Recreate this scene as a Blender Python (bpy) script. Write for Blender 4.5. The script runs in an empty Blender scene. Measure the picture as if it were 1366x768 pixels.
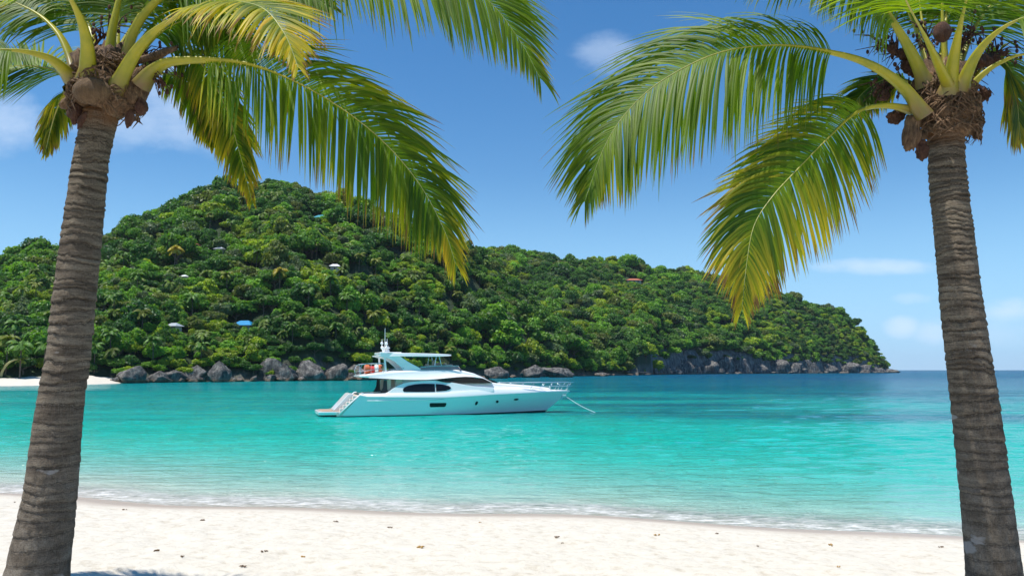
import bpy, math, random
import numpy as np
from mathutils import Vector, Matrix, noise as mnoise

random.seed(7)
RNG = np.random.default_rng(11)
SC = bpy.context.scene
COL = SC.collection
R = math.radians

# ------------------------------------------------------------------ camera model
F, CX, CY, HZ, CAMZ = 1062.0, 683.0, 384.0, 493.0, 3.4
TH = math.atan((HZ - CY) / F)
FWD = Vector((0, math.cos(TH), math.sin(TH)))
UPV = Vector((0, -math.sin(TH), math.cos(TH)))
CAM = Vector((0, 0, CAMZ))


def ray(px, py):
    return FWD + Vector((1, 0, 0)) * ((px - CX) / F) + UPV * ((CY - py) / F)


def P(px, py, d):
    """point of the place seen in direction px, py at d metres out to sea"""
    r = ray(px, py)
    return CAM + r * (d / r.y)


# ------------------------------------------------------------------ helpers
def tag(o, label=None, cat=None, group=None, kind=None):
    if label: o['label'] = label
    if cat: o['category'] = cat
    if group: o['group'] = group
    if kind: o['kind'] = kind
    return o


def link(o, parent=None):
    COL.objects.link(o)
    if parent is not None:
        o.parent = parent
    return o


def empty(name, loc, label, cat, group=None, rz=0.0):
    o = bpy.data.objects.new(name, None)
    o.empty_display_size = 0.2
    o.location = loc
    o.rotation_euler = (0, 0, rz)
    link(o)
    return tag(o, label, cat, group)


def mesh_np(name, V, quads=None, tris=None, smooth=False, attrs=None):
    """fast mesh from numpy arrays"""
    me = bpy.data.meshes.new(name)
    V = np.asarray(V, dtype=np.float32)
    me.vertices.add(len(V))
    me.vertices.foreach_set('co', V.ravel())
    loops, starts, totals = [], [], []
    n = 0
    if quads is not None and len(quads):
        q = np.asarray(quads, dtype=np.int32)
        loops.append(q.ravel()); starts.append(np.arange(len(q)) * 4); totals.append(np.full(len(q), 4)); n = len(q) * 4
    if tris is not None and len(tris):
        t = np.asarray(tris, dtype=np.int32)
        loops.append(t.ravel()); starts.append(n + np.arange(len(t)) * 3); totals.append(np.full(len(t), 3))
    L = np.concatenate(loops).astype(np.int32)
    S = np.concatenate(starts).astype(np.int32)
    me.loops.add(len(L)); me.loops.foreach_set('vertex_index', L)
    me.polygons.add(len(S)); me.polygons.foreach_set('loop_start', S)
    me.update(calc_edges=True)
    if smooth:
        me.polygons.foreach_set('use_smooth', np.ones(len(S), dtype=bool))
    for k, a in (attrs or {}).items():
        at = me.attributes.new(k, 'FLOAT', 'POINT')
        at.data.foreach_set('value', np.asarray(a, dtype=np.float32))
    me.validate()
    return me


def obj(name, me, mat=None, parent=None, loc=None):
    if mat is not None and not me.materials:
        me.materials.append(mat)
    o = bpy.data.objects.new(name, me)
    if loc is not None:
        o.location = loc
    return link(o, parent)


class MB:
    """collects shapes for ONE mesh"""
    def __init__(s):
        s.v, s.f = [], []

    def add(s, vs, fs):
        b = len(s.v)
        s.v += [tuple(v) for v in vs]
        s.f += [tuple(b + i for i in f) for f in fs]

    def box(s, c, size, rot=None):
        x, y, z = [k / 2 for k in size]
        vs = [Vector(p) for p in ((-x, -y, -z), (x, -y, -z), (x, y, -z), (-x, y, -z), (-x, -y, z), (x, -y, z), (x, y, z), (-x, y, z))]
        if rot is not None: vs = [rot @ v for v in vs]
        s.add([v + Vector(c) for v in vs], [(0, 3, 2, 1), (4, 5, 6, 7), (0, 1, 5, 4), (1, 2, 6, 5), (2, 3, 7, 6), (3, 0, 4, 7)])

    def tube(s, pts, rad, n=8, cap=True):
        pts = [Vector(p) for p in pts]
        if not hasattr(rad, '__len__'): rad = [rad] * len(pts)
        rings = []
        prev = None
        for i, p in enumerate(pts):
            t = (pts[min(i + 1, len(pts) - 1)] - pts[max(i - 1, 0)]).normalized()
            if prev is None:
                a = t.cross(Vector((0, 0, 1)))
                if a.length < 0.1: a = t.cross(Vector((0, 1, 0)))
                a.normalize()
            else:
                a = (prev - t * prev.dot(t)).normalized()
            prev = a
            b = t.cross(a)
            rings.append([p + (a * math.cos(2 * math.pi * k / n) + b * math.sin(2 * math.pi * k / n)) * rad[i] for k in range(n)])
        vs = [v for r_ in rings for v in r_]
        fs = []
        for i in range(len(rings) - 1):
            for k in range(n):
                fs.append((i * n + k, i * n + (k + 1) % n, (i + 1) * n + (k + 1) % n, (i + 1) * n + k))
        if cap:
            fs.append(tuple(range(n - 1, -1, -1)))
            fs.append(tuple((len(rings) - 1) * n + k for k in range(n)))
        s.add(vs, fs)

    def ball(s, c, r, nu=14, nv=9, fn=None):
        c = Vector(c)
        if not hasattr(r, '__len__'): r = (r, r, r)
        vs, fs = [], []
        for j in range(nv + 1):
            ph = math.pi * j / nv
            for i in range(nu):
                a = 2 * math.pi * i / nu
                d = Vector((math.sin(ph) * math.cos(a), math.sin(ph) * math.sin(a), math.cos(ph)))
                k = fn(d) if fn else 1
                vs.append(c + Vector((d.x * r[0], d.y * r[1], d.z * r[2])) * k)
        for j in range(nv):
            for i in range(nu):
                fs.append((j * nu + i, (j + 1) * nu + i, (j + 1) * nu + (i + 1) % nu, j * nu + (i + 1) % nu))
        s.add(vs, fs)

    def build(s, name, mat, parent=None, smooth=False, bevel=0, loc=None, auto=None):
        me = bpy.data.meshes.new(name)
        me.from_pydata(s.v, [], s.f)
        me.validate()
        me.update()
        o = obj(name, me, mat, parent, loc)
        if smooth:
            me.polygons.foreach_set('use_smooth', [True] * len(me.polygons))
        if auto:
            me.polygons.foreach_set('use_smooth', [True] * len(me.polygons))
            me.set_sharp_from_angle(angle=R(auto))
        if bevel:
            m = o.modifiers.new('bevel', 'BEVEL'); m.width = bevel; m.segments = 2; m.limit_method = 'ANGLE'
        return o


def catmull(pts, n):
    pts = [Vector(p) for p in pts]
    pts = [pts[0] * 2 - pts[1]] + pts + [pts[-1] * 2 - pts[-2]]
    dense = []
    for i in range(1, len(pts) - 2):
        p0, p1, p2, p3 = pts[i - 1:i + 3]
        for k in range(16):
            t = k / 16
            dense.append(0.5 * ((2 * p1) + (p2 - p0) * t + (2 * p0 - 5 * p1 + 4 * p2 - p3) * t * t + (3 * p1 - p0 - 3 * p2 + p3) * t ** 3))
    dense.append(pts[-2].copy())
    L = [0]
    for a, b in zip(dense, dense[1:]): L.append(L[-1] + (b - a).length)
    out = []
    j = 0
    for k in range(n):
        s = L[-1] * k / (n - 1)
        while j < len(L) - 2 and L[j + 1] < s: j += 1
        u = (s - L[j]) / max(1e-9, L[j + 1] - L[j])
        out.append(dense[j].lerp(dense[j + 1], min(1, u)))
    return out, L[-1]


def interp(x, xs, ys):
    return float(np.interp(x, xs, ys))


def vnoise(x, y, seed=0):
    """2-D value noise for numpy arrays, 0..1"""
    xi = np.floor(x).astype(np.int64); yi = np.floor(y).astype(np.int64)
    xf = x - xi; yf = y - yi
    xf = xf * xf * (3 - 2 * xf); yf = yf * yf * (3 - 2 * yf)

    def h(a, b):
        v = (a * 374761393 + b * 668265263 + seed * 144269) & 0xffffffff
        v = ((v ^ (v >> 13)) * 1274126177) & 0xffffffff
        return ((v ^ (v >> 16)) & 0xffff) / 65535.0
    return (h(xi, yi) * (1 - xf) + h(xi + 1, yi) * xf) * (1 - yf) + (h(xi, yi + 1) * (1 - xf) + h(xi + 1, yi + 1) * xf) * yf


def fbm(x, y, o=4, seed=0):
    s, a, t = 0, 1, 0
    for k in range(o):
        s = s + a * vnoise(x * 2 ** k, y * 2 ** k, seed + k * 17); t += a; a *= 0.5
    return s / t


# ------------------------------------------------------------------ node helpers
class NT:
    def __init__(s, tree):
        s.t = tree; s.n = tree.nodes; s.l = tree.links

    def new(s, typ, **kw):
        nd = s.n.new(typ)
        for k, v in kw.items():
            if k == 'inp':
                for kk, vv in v.items(): s.set(nd, kk, vv)
            else:
                setattr(nd, k, v)
        return nd

    def set(s, nd, key, val):
        sock = nd.inputs[key]
        if isinstance(val, bpy.types.NodeSocket): s.l.new(val, sock)
        else: sock.default_value = val

    def math(s, op, a, b=None, c=None, clamp=False):
        nd = s.n.new('ShaderNodeMath'); nd.operation = op; nd.use_clamp = clamp
        for i, v in enumerate((a, b, c)):
            if v is not None: s.set(nd, i, v)
        return nd.outputs[0]

    def mix(s, f, a, b, mode='MIX'):
        nd = s.n.new('ShaderNodeMix'); nd.data_type = 'RGBA'; nd.blend_type = mode
        s.set(nd, 0, f); s.set(nd, 6, a); s.set(nd, 7, b)
        return nd.outputs[2]

    def ramp(s, f, stops, interp='LINEAR'):
        nd = s.n.new('ShaderNodeValToRGB'); nd.color_ramp.interpolation = interp
        e = nd.color_ramp.elements
        while len(e) < len(stops): e.new(0.5)
        for el, (p, c) in zip(e, stops):
            el.position = p; el.color = c if len(c) == 4 else (*c, 1)
        s.set(nd, 0, f)
        return nd.outputs[0]

    def rng(s, v, a, b, c=0.0, d=1.0, smooth=False):
        nd = s.n.new('ShaderNodeMapRange')
        if smooth: nd.interpolation_type = 'SMOOTHSTEP'
        for i, x in enumerate((v, a, b, c, d)): s.set(nd, i, x)
        return nd.outputs[0]

    def noise(s, vec, scale, detail=4, rough=0.5, dist=0.0):
        nd = s.n.new('ShaderNodeTexNoise')
        s.set(nd, 'Vector', vec); s.set(nd, 'Scale', scale); s.set(nd, 'Detail', detail); s.set(nd, 'Roughness', rough); s.set(nd, 'Distortion', dist)
        return nd.outputs['Fac']

    def map(s, vec, scale=(1, 1, 1), loc=(0, 0, 0), rot=(0, 0, 0)):
        nd = s.n.new('ShaderNodeMapping')
        s.set(nd, 'Vector', vec); nd.inputs['Scale'].default_value = scale; nd.inputs['Location'].default_value = loc; nd.inputs['Rotation'].default_value = rot
        return nd.outputs[0]

    def attr(s, name, typ='GEOMETRY', out='Fac'):
        nd = s.n.new('ShaderNodeAttribute'); nd.attribute_name = name; nd.attribute_type = typ
        return nd.outputs[out]

    def bump(s, h, strength=0.5, dist=0.02, normal=None):
        nd = s.n.new('ShaderNodeBump')
        s.set(nd, 'Height', h); nd.inputs['Strength'].default_value = strength; nd.inputs['Distance'].default_value = dist
        if normal is not None: s.set(nd, 'Normal', normal)
        return nd.outputs[0]


def mat(name):
    m = bpy.data.materials.new(name); m.use_nodes = True
    m.node_tree.nodes.clear()
    t = NT(m.node_tree)
    out = t.new('ShaderNodeOutputMaterial')
    return m, t, out


def principled(t, out, **kw):
    p = t.new('ShaderNodeBsdfPrincipled')
    for k, v in kw.items(): t.set(p, k.replace('_', ' '), v)
    t.l.new(p.outputs[0], out.inputs[0])
    return p


def simple(name, col, rough=0.5, metal=0.0, spec=0.5, var=0.0, scale=3.0, coat=0.0, bump=0.0):
    m, t, out = mat(name)
    c = (*col, 1)
    co = t.new('ShaderNodeTexCoord').outputs['Object']
    nz = t.noise(co, scale, 5)
    base = t.mix(t.math('MULTIPLY', nz, 1.0), tuple(k * (1 - var) for k in col) + (1,), tuple(min(1, k * (1 + var)) for k in col) + (1,))
    p = principled(t, out, Base_Color=base, Roughness=rough, Metallic=metal)
    p.inputs['Specular IOR Level'].default_value = spec
    p.inputs['Coat Weight'].default_value = coat
    if bump:
        t.set(p, 'Normal', t.bump(t.noise(co, scale * 6, 4), bump, 0.02))
    return m


# ------------------------------------------------------------------ materials
def leaf_material(name, src, rough=0.5, trans=0.3, spec=0.3):
    m, t, out = mat(name)
    rnd = t.attr('rnd')
    if src == 'object':
        oi = t.new('ShaderNodeObjectInfo'); col = oi.outputs['Color']
    else:
        nd = t.new('ShaderNodeAttribute'); nd.attribute_name = 'tint'; nd.attribute_type = 'INSTANCER'; col = nd.outputs['Color']
    v = t.math('ADD', t.math('MULTIPLY', rnd, 0.7), 0.85)
    hsv = t.new('ShaderNodeHueSaturation')
    t.set(hsv, 'Color', col); t.set(hsv, 'Value', v)
    t.set(hsv, 'Hue', t.math('ADD', 0.485, t.math('MULTIPLY', t.math('FRACT', t.math('MULTIPLY', rnd, 7.3)), 0.03)))
    c = hsv.outputs[0]
    p = t.new('ShaderNodeBsdfPrincipled')
    t.set(p, 'Base Color', c); p.inputs['Roughness'].default_value = rough; p.inputs['Specular IOR Level'].default_value = spec
    tr = t.new('ShaderNodeBsdfTranslucent')
    t.set(tr, 'Color', t.mix(1.0, c, (1.9, 2.0, 0.7, 1), 'MULTIPLY'))
    mx = t.new('ShaderNodeMixShader'); mx.inputs[0].default_value = trans
    t.l.new(p.outputs[0], mx.inputs[1]); t.l.new(tr.outputs[0], mx.inputs[2]); t.l.new(mx.outputs[0], out.inputs[0])
    return m


M = {}
M['leaf_obj'] = leaf_material('foliage', 'object')
M['leaf_inst'] = leaf_material('forest_foliage', 'inst')


def frond_material():
    m, t, out = mat('palm_leaflets')
    s = t.attr('along'); rnd = t.attr('rnd'); age = t.attr('age')
    geo = t.new('ShaderNodeNewGeometry')
    g = t.mix(rnd, (0.055, 0.125, 0.009, 1), (0.175, 0.255, 0.013, 1))
    y = t.mix(rnd, (0.33, 0.36, 0.02, 1), (0.55, 0.42, 0.03, 1))
    # older leaflets turn yellow from the tip
    k = t.math('ADD', t.math('MULTIPLY', age, 1.25), t.math('MULTIPLY', s, 0.55))
    k = t.math('ADD', k, t.math('MULTIPLY', t.math('SUBTRACT', rnd, 0.5), 0.55))
    yf = t.rng(k, 0.68, 1.35, 0, 1, True)
    c = t.mix(yf, g, y)
    bf = t.rng(t.math('ADD', t.math('MULTIPLY', s, 1.0), t.math('ADD', t.math('MULTIPLY', age, 0.35), t.math('MULTIPLY', t.math('FRACT', t.math('MULTIPLY', rnd, 13.7)), 0.35))), 1.15, 1.32, 0, 1)
    c = t.mix(bf, c, (0.20, 0.12, 0.05, 1))
    p = t.new('ShaderNodeBsdfPrincipled')
    t.set(p, 'Base Color', c); p.inputs['Roughness'].default_value = 0.5; p.inputs['Specular IOR Level'].default_value = 0.3
    tr = t.new('ShaderNodeBsdfTranslucent')
    t.set(tr, 'Color', t.mix(1.0, c, (2.1, 2.0, 0.5, 1), 'MULTIPLY'))
    mx = t.new('ShaderNodeMixShader'); mx.inputs[0].default_value = 0.5
    t.l.new(p.outputs[0], mx.inputs[1]); t.l.new(tr.outputs[0], mx.inputs[2]); t.l.new(mx.outputs[0], out.inputs[0])
    return m


M['frond'] = frond_material()


def petiole_material():
    m, t, out = mat('petiole_skin')
    al = t.attr('along')
    co = t.new('ShaderNodeTexCoord').outputs['Object']
    nz = t.noise(co, 7, 5, 0.6)
    c = t.ramp(al, [(0.0, (0.17, 0.10, 0.05)), (0.03, (0.24, 0.18, 0.04)), (0.08, (0.33, 0.30, 0.012)), (0.3, (0.40, 0.36, 0.016)), (0.6, (0.46, 0.43, 0.11)), (1.0, (0.42, 0.45, 0.2))])
    c = t.mix(t.rng(nz, 0.42, 0.7, 0, 0.6), c, (0.19, 0.23, 0.012, 1))
    c = t.mix(t.rng(t.noise(t.map(co, (1, 1, 1)), 42, 5, 0.75), 0.6, 0.75, 0, 0.45), c, (0.16, 0.12, 0.03, 1))
    principled(t, out, Base_Color=c, Roughness=0.42)
    return m


M['petiole'] = petiole_material()


def bark_material():
    m, t, out = mat('palm_bark')
    co = t.new('ShaderNodeTexCoord').outputs['Object']
    hh = t.attr('h'); ring = t.attr('ring'); rr = t.attr('rr')
    band = t.noise(t.map(co, (1.3, 1.3, 10)), 2.2, 6, 0.65)
    fine = t.noise(t.map(co, (1, 1, 5)), 20, 8, 0.78)
    vert = t.noise(t.map(co, (26, 26, 7.0)), 2.4, 6, 0.75)
    blot = t.noise(co, 4.5, 6, 0.65)
    c = t.ramp(band, [(0.3, (0.095, 0.073, 0.053)), (0.48, (0.34, 0.27, 0.195)), (0.64, (0.60, 0.50, 0.37))])
    c = t.mix(t.math('MULTIPLY', rr, 0.45), c, (0.10, 0.075, 0.055, 1))
    low = t.ramp(blot, [(0.33, (0.105, 0.086, 0.068)), (0.48, (0.32, 0.265, 0.205)), (0.62, (0.58, 0.51, 0.42))])
    c = t.mix(t.rng(hh, 0.45, 0.05, 0, 0.85), c, low)
    c = t.mix(t.math('MULTIPLY', t.rng(fine, 0.4, 0.7), 0.35), c, (0.32, 0.265, 0.20, 1))
    lip_highlight = t.math('MULTIPLY', t.math('MULTIPLY', t.rng(ring, 0.5, 0.72), t.rng(ring, 0.92, 0.8)), t.rng(band, 0.42, 0.62))  # highlight along the ring lips, painted into the bark colour
    c = t.mix(t.math('MULTIPLY', lip_highlight, t.rng(hh, 0.0, 0.5, 0.2, 0.7)), c, (0.46, 0.38, 0.28, 1))
    groove = t.math('MAXIMUM', t.rng(ring, 0.22, 0.0), t.rng(ring, 0.86, 0.97))  # shade in the ring grooves, painted as darker bark colour
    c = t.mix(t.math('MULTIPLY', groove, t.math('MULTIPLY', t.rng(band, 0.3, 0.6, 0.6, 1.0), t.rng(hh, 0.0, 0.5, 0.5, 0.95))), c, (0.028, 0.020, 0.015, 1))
    c = t.mix(t.math('MULTIPLY', t.rng(vert, 0.55, 0.7), t.rng(hh, 0.7, 0.1, 0.1, 0.6)), c, (0.045, 0.035, 0.028, 1))
    f2 = t.noise(t.map(co, (1, 1, 2.2)), 48, 6, 0.8)
    c = t.mix(t.rng(f2, 0.47, 0.60, 0, 0.5), c, (0.07, 0.057, 0.046, 1))
    f3 = t.noise(t.map(co, (9, 9, 1.3)), 9, 6, 0.8)
    c = t.mix(t.math('MULTIPLY', t.rng(f3, 0.52, 0.66), t.rng(hh, 1.0, 0.2, 0.15, 0.5)), c, (0.40, 0.35, 0.29, 1))
    # fresh orange fibre just under the crown
    c = t.mix(t.math('MULTIPLY', t.rng(hh, 0.95, 0.985), t.rng(blot, 0.35, 0.6, 0.3, 0.9)), c, (0.38, 0.16, 0.05, 1))
    # pale scars
    vor = t.new('ShaderNodeTexNoise'); t.set(vor, 'Vector', t.map(co, (1, 1, 2.6), (3.1, 0.7, 1.9))); vor.inputs['Scale'].default_value = 2.3; vor.inputs['Detail'].default_value = 8
    c = t.mix(t.math('MULTIPLY', t.rng(vor.outputs[0], 0.665, 0.70), t.rng(hh, 0.62, 0.5)), c, (0.62, 0.58, 0.54, 1))
    h = t.math('ADD', t.math('MULTIPLY', fine, 0.5), t.math('MULTIPLY', vert, t.rng(hh, 0.9, 0.1, 0.3, 1.0)))
    p = principled(t, out, Base_Color=c, Roughness=0.9, Normal=t.bump(t.math('ADD', h, t.math('ADD', f2, f3)), 1.0, 0.05))
    p.inputs['Specular IOR Level'].default_value = 0.15
    return m


M['bark'] = bark_material()


def husk_material(name, a, b, c3):
    m, t, out = mat(name)
    co = t.new('ShaderNodeTexCoord').outputs['Object']
    n1 = t.noise(t.map(co, (1, 1, 0.16)), 34, 7, 0.75)
    n2 = t.noise(co, 5.5, 5, 0.65)
    c = t.ramp(n1, [(0.3, a), (0.52, b), (0.75, c3)])
    c = t.mix(t.rng(n2, 0.42, 0.64, 0, 0.6), c, (*a, 1))
    principled(t, out, Base_Color=c, Roughness=0.85, Normal=t.bump(n1, 1.0, 0.05))
    return m


M['husk'] = husk_material('husk_fibre', (0.045, 0.025, 0.013), (0.25, 0.145, 0.075), (0.44, 0.29, 0.16))
M['nut'] = husk_material('dry_coconut', (0.05, 0.02, 0.012), (0.13, 0.055, 0.03), (0.23, 0.12, 0.07))
M['stub'] = husk_material('leaf_stub', (0.10, 0.055, 0.025), (0.19, 0.115, 0.055), (0.27, 0.17, 0.09))


def sand_material():
    m, t, out = mat('white_sand')
    geo = t.new('ShaderNodeNewGeometry'); pos = geo.outputs['Position']
    z = t.attr('hz')
    n1 = t.noise(pos, 0.6, 6, 0.6)
    n2 = t.noise(pos, 5, 6, 0.65)
    n3 = t.noise(pos, 60, 4, 0.7)
    dry = t.ramp(n2, [(0.32, (0.50, 0.445, 0.355)), (0.46, (0.61, 0.565, 0.48)), (0.7, (0.66, 0.617, 0.53))])
    wet = t.mix(n1, (0.40, 0.32, 0.25, 1), (0.47, 0.39, 0.31, 1))
    zz = t.math('ADD', z, t.math('MULTIPLY', t.math('SUBTRACT', n1, 0.5), 0.06))
    w = t.rng(zz, 0.36, 0.16, 0, 1, True)
    c = t.mix(w, dry, wet)
    # faint tide lines of shell grit
    ln = t.math('MULTIPLY', t.rng(t.math('ABSOLUTE', t.math('SUBTRACT', zz, 0.36)), 0.035, 0.0), t.rng(n2, 0.50, 0.64))
    c = t.mix(t.math('MULTIPLY', ln, 0.8), c, (0.45, 0.34, 0.24, 1))
    sp = t.math('MULTIPLY', t.rng(t.noise(pos, 9, 5, 0.75), 0.66, 0.72), t.rng(z, 0.3, 0.45))
    c = t.mix(t.math('MULTIPLY', sp, 0.75), c, (0.48, 0.38, 0.27, 1))
    h = t.math('ADD', t.math('MULTIPLY', n2, 1.0), t.math('MULTIPLY', n3, 0.12))
    p = principled(t, out, Base_Color=c, Roughness=t.rng(w, 0, 1, 0.95, 0.42), Normal=t.bump(h, 0.6, 0.08))
    t.set(p, 'Specular IOR Level', t.rng(w, 0, 1, 0.1, 0.4))
    return m


M['sand'] = sand_material()


def water_material():
    m, t, out = mat('sea_water')
    geo = t.new('ShaderNodeNewGeometry'); pos = geo.outputs['Position']
    off = t.attr('off')          # metres seaward of the waterline
    side = t.attr('deep')        # 0 in the bay .. 1 open sea
    sep = t.new('ShaderNodeSeparateXYZ'); t.set(sep, 0, pos)
    n_big = t.noise(t.map(pos, (0.012, 0.05, 1)), 1.0, 5, 0.6)
    n_mid = t.noise(t.map(pos, (0.05, 0.22, 1)), 1.0, 5, 0.6)
    n_near = t.noise(t.map(pos, (0.35, 0.9, 1)), 1.0, 6, 0.65)
    o2 = t.math('ADD', off, t.math('MULTIPLY', t.math('SUBTRACT', n_near, 0.5), t.rng(off, 0, 14, 1.0, 5)))
    lg = t.math('LOGARITHM', t.math('ADD', t.math('MAXIMUM', o2, 0.0), 1.0), 10.0)      # 0 .. ~4
    f = t.math('DIVIDE', lg, 4.0)
    q = lambda d: math.log10(d + 1) / 4
    c = t.ramp(f, [(0.0, (0.70, 0.66, 0.56)), (q(2.0), (0.54, 0.63, 0.54)), (q(5.5), (0.25, 0.52, 0.45)), (q(12), (0.06, 0.49, 0.40)), (q(22), (0.0, 0.44, 0.35)),
                   (q(40), (0.0, 0.41, 0.34)), (q(75), (0.0, 0.34, 0.29)), (q(130), (0.0, 0.24, 0.235)), (q(260), (0.0, 0.18, 0.19)), (q(900), (0.0, 0.08, 0.17))])
    deep = t.ramp(f, [(q(30), (0.0, 0.42, 0.34)), (q(60), (0.0, 0.33, 0.29)), (q(100), (0.0, 0.17, 0.22)), (q(170), (0.0, 0.09, 0.175)), (q(300), (0.0, 0.042, 0.14)), (q(2500), (0.0, 0.018, 0.11))])
    c = t.mix(side, c, deep)
    # seagrass and reef patches on the bottom, seen through the water
    pm = t.math('MULTIPLY', t.rng(n_big, 0.44, 0.56, 0, 1, True), t.rng(off, 30, 48, 0, 1, True))
    pm = t.math('MULTIPLY', pm, t.rng(side, 0.0, 0.5, 0.35, 1.0))
    c = t.mix(t.math('MULTIPLY', pm, 0.85), c, (0.0, 0.085, 0.145, 1))
    pm2 = t.math('MULTIPLY', t.rng(n_mid, 0.53, 0.66, 0, 1, True), t.rng(off, 12, 30, 0, 1, True))
    c = t.mix(t.math('MULTIPLY', pm2, 0.5), c, (0.0, 0.16, 0.18, 1))
    lt = t.math('MULTIPLY', t.rng(t.noise(t.map(pos, (0.22, 0.6, 1), (9, 4, 0)), 1.0, 5, 0.6), 0.5, 0.72, 0, 1, True), t.rng(off, 3, 10))
    c = t.mix(t.math('MULTIPLY', lt, 0.35), c, (0.03, 0.55, 0.48, 1))
    # foam along the swash
    nf = t.noise(t.map(pos, (1.0, 2.6, 1)), 2.2, 8, 0.72)
    nl = t.noise(t.map(pos, (0.22, 0.22, 1)), 1.0, 4, 0.55)
    o3 = t.math('ADD', off, t.math('MULTIPLY', t.math('SUBTRACT', nl, 0.5), 2.2))
    edge = t.math('MULTIPLY', t.rng(o3, -0.9, 0.2, 0.2, 1), t.rng(o3, 2.3, 0.5, 0.0, 1.0))
    foam = t.rng(t.math('ADD', nf, t.math('MULTIPLY', edge, 0.27)), 0.54, 0.86, 0, 0.9)
    foam = t.math('MULTIPLY', foam, t.rng(o3, 3.2, 1.0, 0.0, 1))
    # ripples
    w1 = t.noise(t.map(pos, (0.9, 2.2, 1), rot=(0, 0, 0.12)), 1.0, 5, 0.6, 0.4)
    w2 = t.noise(t.map(pos, (3.2, 7.0, 1), rot=(0, 0, -0.2)), 1.0, 5, 0.62, 0.3)
    w3 = t.noise(t.map(pos, (0.16, 0.5, 1), rot=(0, 0, 0.05)), 1.0, 5, 0.6)
    h = t.math('ADD', t.math('ADD', t.math('MULTIPLY', w1, 0.42), t.math('MULTIPLY', w2, 0.11)), t.math('MULTIPLY', w3, 0.5))
    nb = t.bump(h, 1.0, 1.0)
    rough = t.rng(off, 10, 400, 0.06, 0.22)
    p = t.new('ShaderNodeBsdfPrincipled')
    t.set(p, 'Base Color', t.mix(foam, c, (0.93, 0.92, 0.89, 1))); t.set(p, 'Roughness', t.math('MAXIMUM', rough, t.math('MULTIPLY', foam, 0.8)))
    p.inputs['IOR'].default_value = 1.333; t.set(p, 'Normal', nb)
    t.set(p, 'Specular IOR Level', t.rng(off, 45, 110, 0.38, 0.03))
    a = t.math('MAXIMUM', t.rng(o2, 0.0, 2.4, 0.42, 1.0, True), t.math('MULTIPLY', foam, 0.9))
    a = t.math('MULTIPLY', a, t.rng(off, -0.8, -0.1))
    tp = t.new('ShaderNodeBsdfTransparent')
    t.set(tp, 'Color', (0.93, 0.97, 0.95, 1))
    mx = t.new('ShaderNodeMixShader'); t.set(mx, 0, a)
    t.l.new(tp.outputs[0], mx.inputs[1]); t.l.new(p.outputs[0], mx.inputs[2]); t.l.new(mx.outputs[0], out.inputs[0])
    return m


M['water'] = water_material()


def rock_material(name='grey_rock', a=(0.028, 0.028, 0.032), b=(0.105, 0.10, 0.093), c3=(0.30, 0.28, 0.25)):
    m, t, out = mat(name)
    geo = t.new('ShaderNodeNewGeometry'); pos = geo.outputs['Position']
    n1 = t.noise(t.map(pos, (1, 1, 0.3)), 0.7, 9, 0.75, 0.2)
    n2 = t.noise(pos, 1.8, 7, 0.7)
    c = t.ramp(n1, [(0.38, a), (0.5, b), (0.62, c3)])
    c = t.mix(t.rng(n2, 0.55, 0.75, 0, 0.4), c, (*c3, 1))
    sep = t.new('ShaderNodeSeparateXYZ'); t.set(sep, 0, pos)
    # tide-stained foot
    zf = t.math('ADD', sep.outputs[2], t.math('MULTIPLY', n1, 1.2))
    c = t.mix(t.rng(zf, 1.7, 1.2, 0, 0.75), c, (0.20, 0.135, 0.08, 1))
    c = t.mix(t.rng(zf, 1.0, 0.75, 0, 0.9), c, (0.03, 0.027, 0.022, 1))
    p = principled(t, out, Base_Color=c, Roughness=0.9, Normal=t.bump(t.math('ADD', n2, n1), 1.0, 0.6))
    return m


M['rock'] = rock_material()


def terrain_material():
    m, t, out = mat('hill_soil')
    geo = t.new('ShaderNodeNewGeometry'); pos = geo.outputs['Position']
    n1 = t.noise(pos, 0.12, 6, 0.65); n2 = t.noise(t.map(pos, (1, 1, 0.5)), 0.35, 8, 0.7)
    green = t.mix(n1, (0.012, 0.028, 0.008, 1), (0.03, 0.055, 0.012, 1))
    rock = t.ramp(n2, [(0.34, (0.035, 0.033, 0.032)), (0.5, (0.13, 0.122, 0.115)), (0.68, (0.30, 0.28, 0.26))])
    c = t.mix(t.attr('rocky'), green, rock)
    sep = t.new('ShaderNodeSeparateXYZ'); t.set(sep, 0, pos)
    c = t.mix(t.math('MULTIPLY', t.rng(sep.outputs[2], 1.6, 1.1), t.attr('rocky')), c, (0.19, 0.14, 0.09, 1))
    principled(t, out, Base_Color=c, Roughness=0.95, Normal=t.bump(n2, 1.0, 1.0))
    return m


M['terrain'] = terrain_material()
M['trunk'] = simple('tree_bark', (0.12, 0.09, 0.065), 0.9, var=0.3)
M['gel'] = simple('yacht_gelcoat', (0.90, 0.885, 0.86), 0.22, coat=0.4, var=0.02)
M['hullpaint'] = simple('hull_gelcoat', (0.86, 0.86, 0.84), 0.16, coat=0.5, var=0.02)
M['boot'] = simple('antifouling', (0.02, 0.022, 0.024), 0.5, var=0.2)
M['glass'] = simple('tinted_glass', (0.010, 0.009, 0.011), 0.08, spec=0.35)
M['teak'] = simple('teak_deck', (0.40, 0.28, 0.19), 0.6, var=0.2, scale=8)
M['stair'] = simple('stair_cream', (0.74, 0.66, 0.58), 0.6, var=0.06)
M['steel'] = simple('polished_steel', (0.72, 0.74, 0.75), 0.18, metal=0.9)
M['beige'] = simple('beige_upholstery', (0.55, 0.42, 0.32), 0.7, var=0.08)
M['orange'] = simple('orange_canvas', (0.62, 0.14, 0.05), 0.6, var=0.15)
M['red'] = simple('red_canvas', (0.60, 0.035, 0.03), 0.55, var=0.1)
M['dark'] = simple('dark_recess', (0.02, 0.02, 0.022), 0.6)
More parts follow.
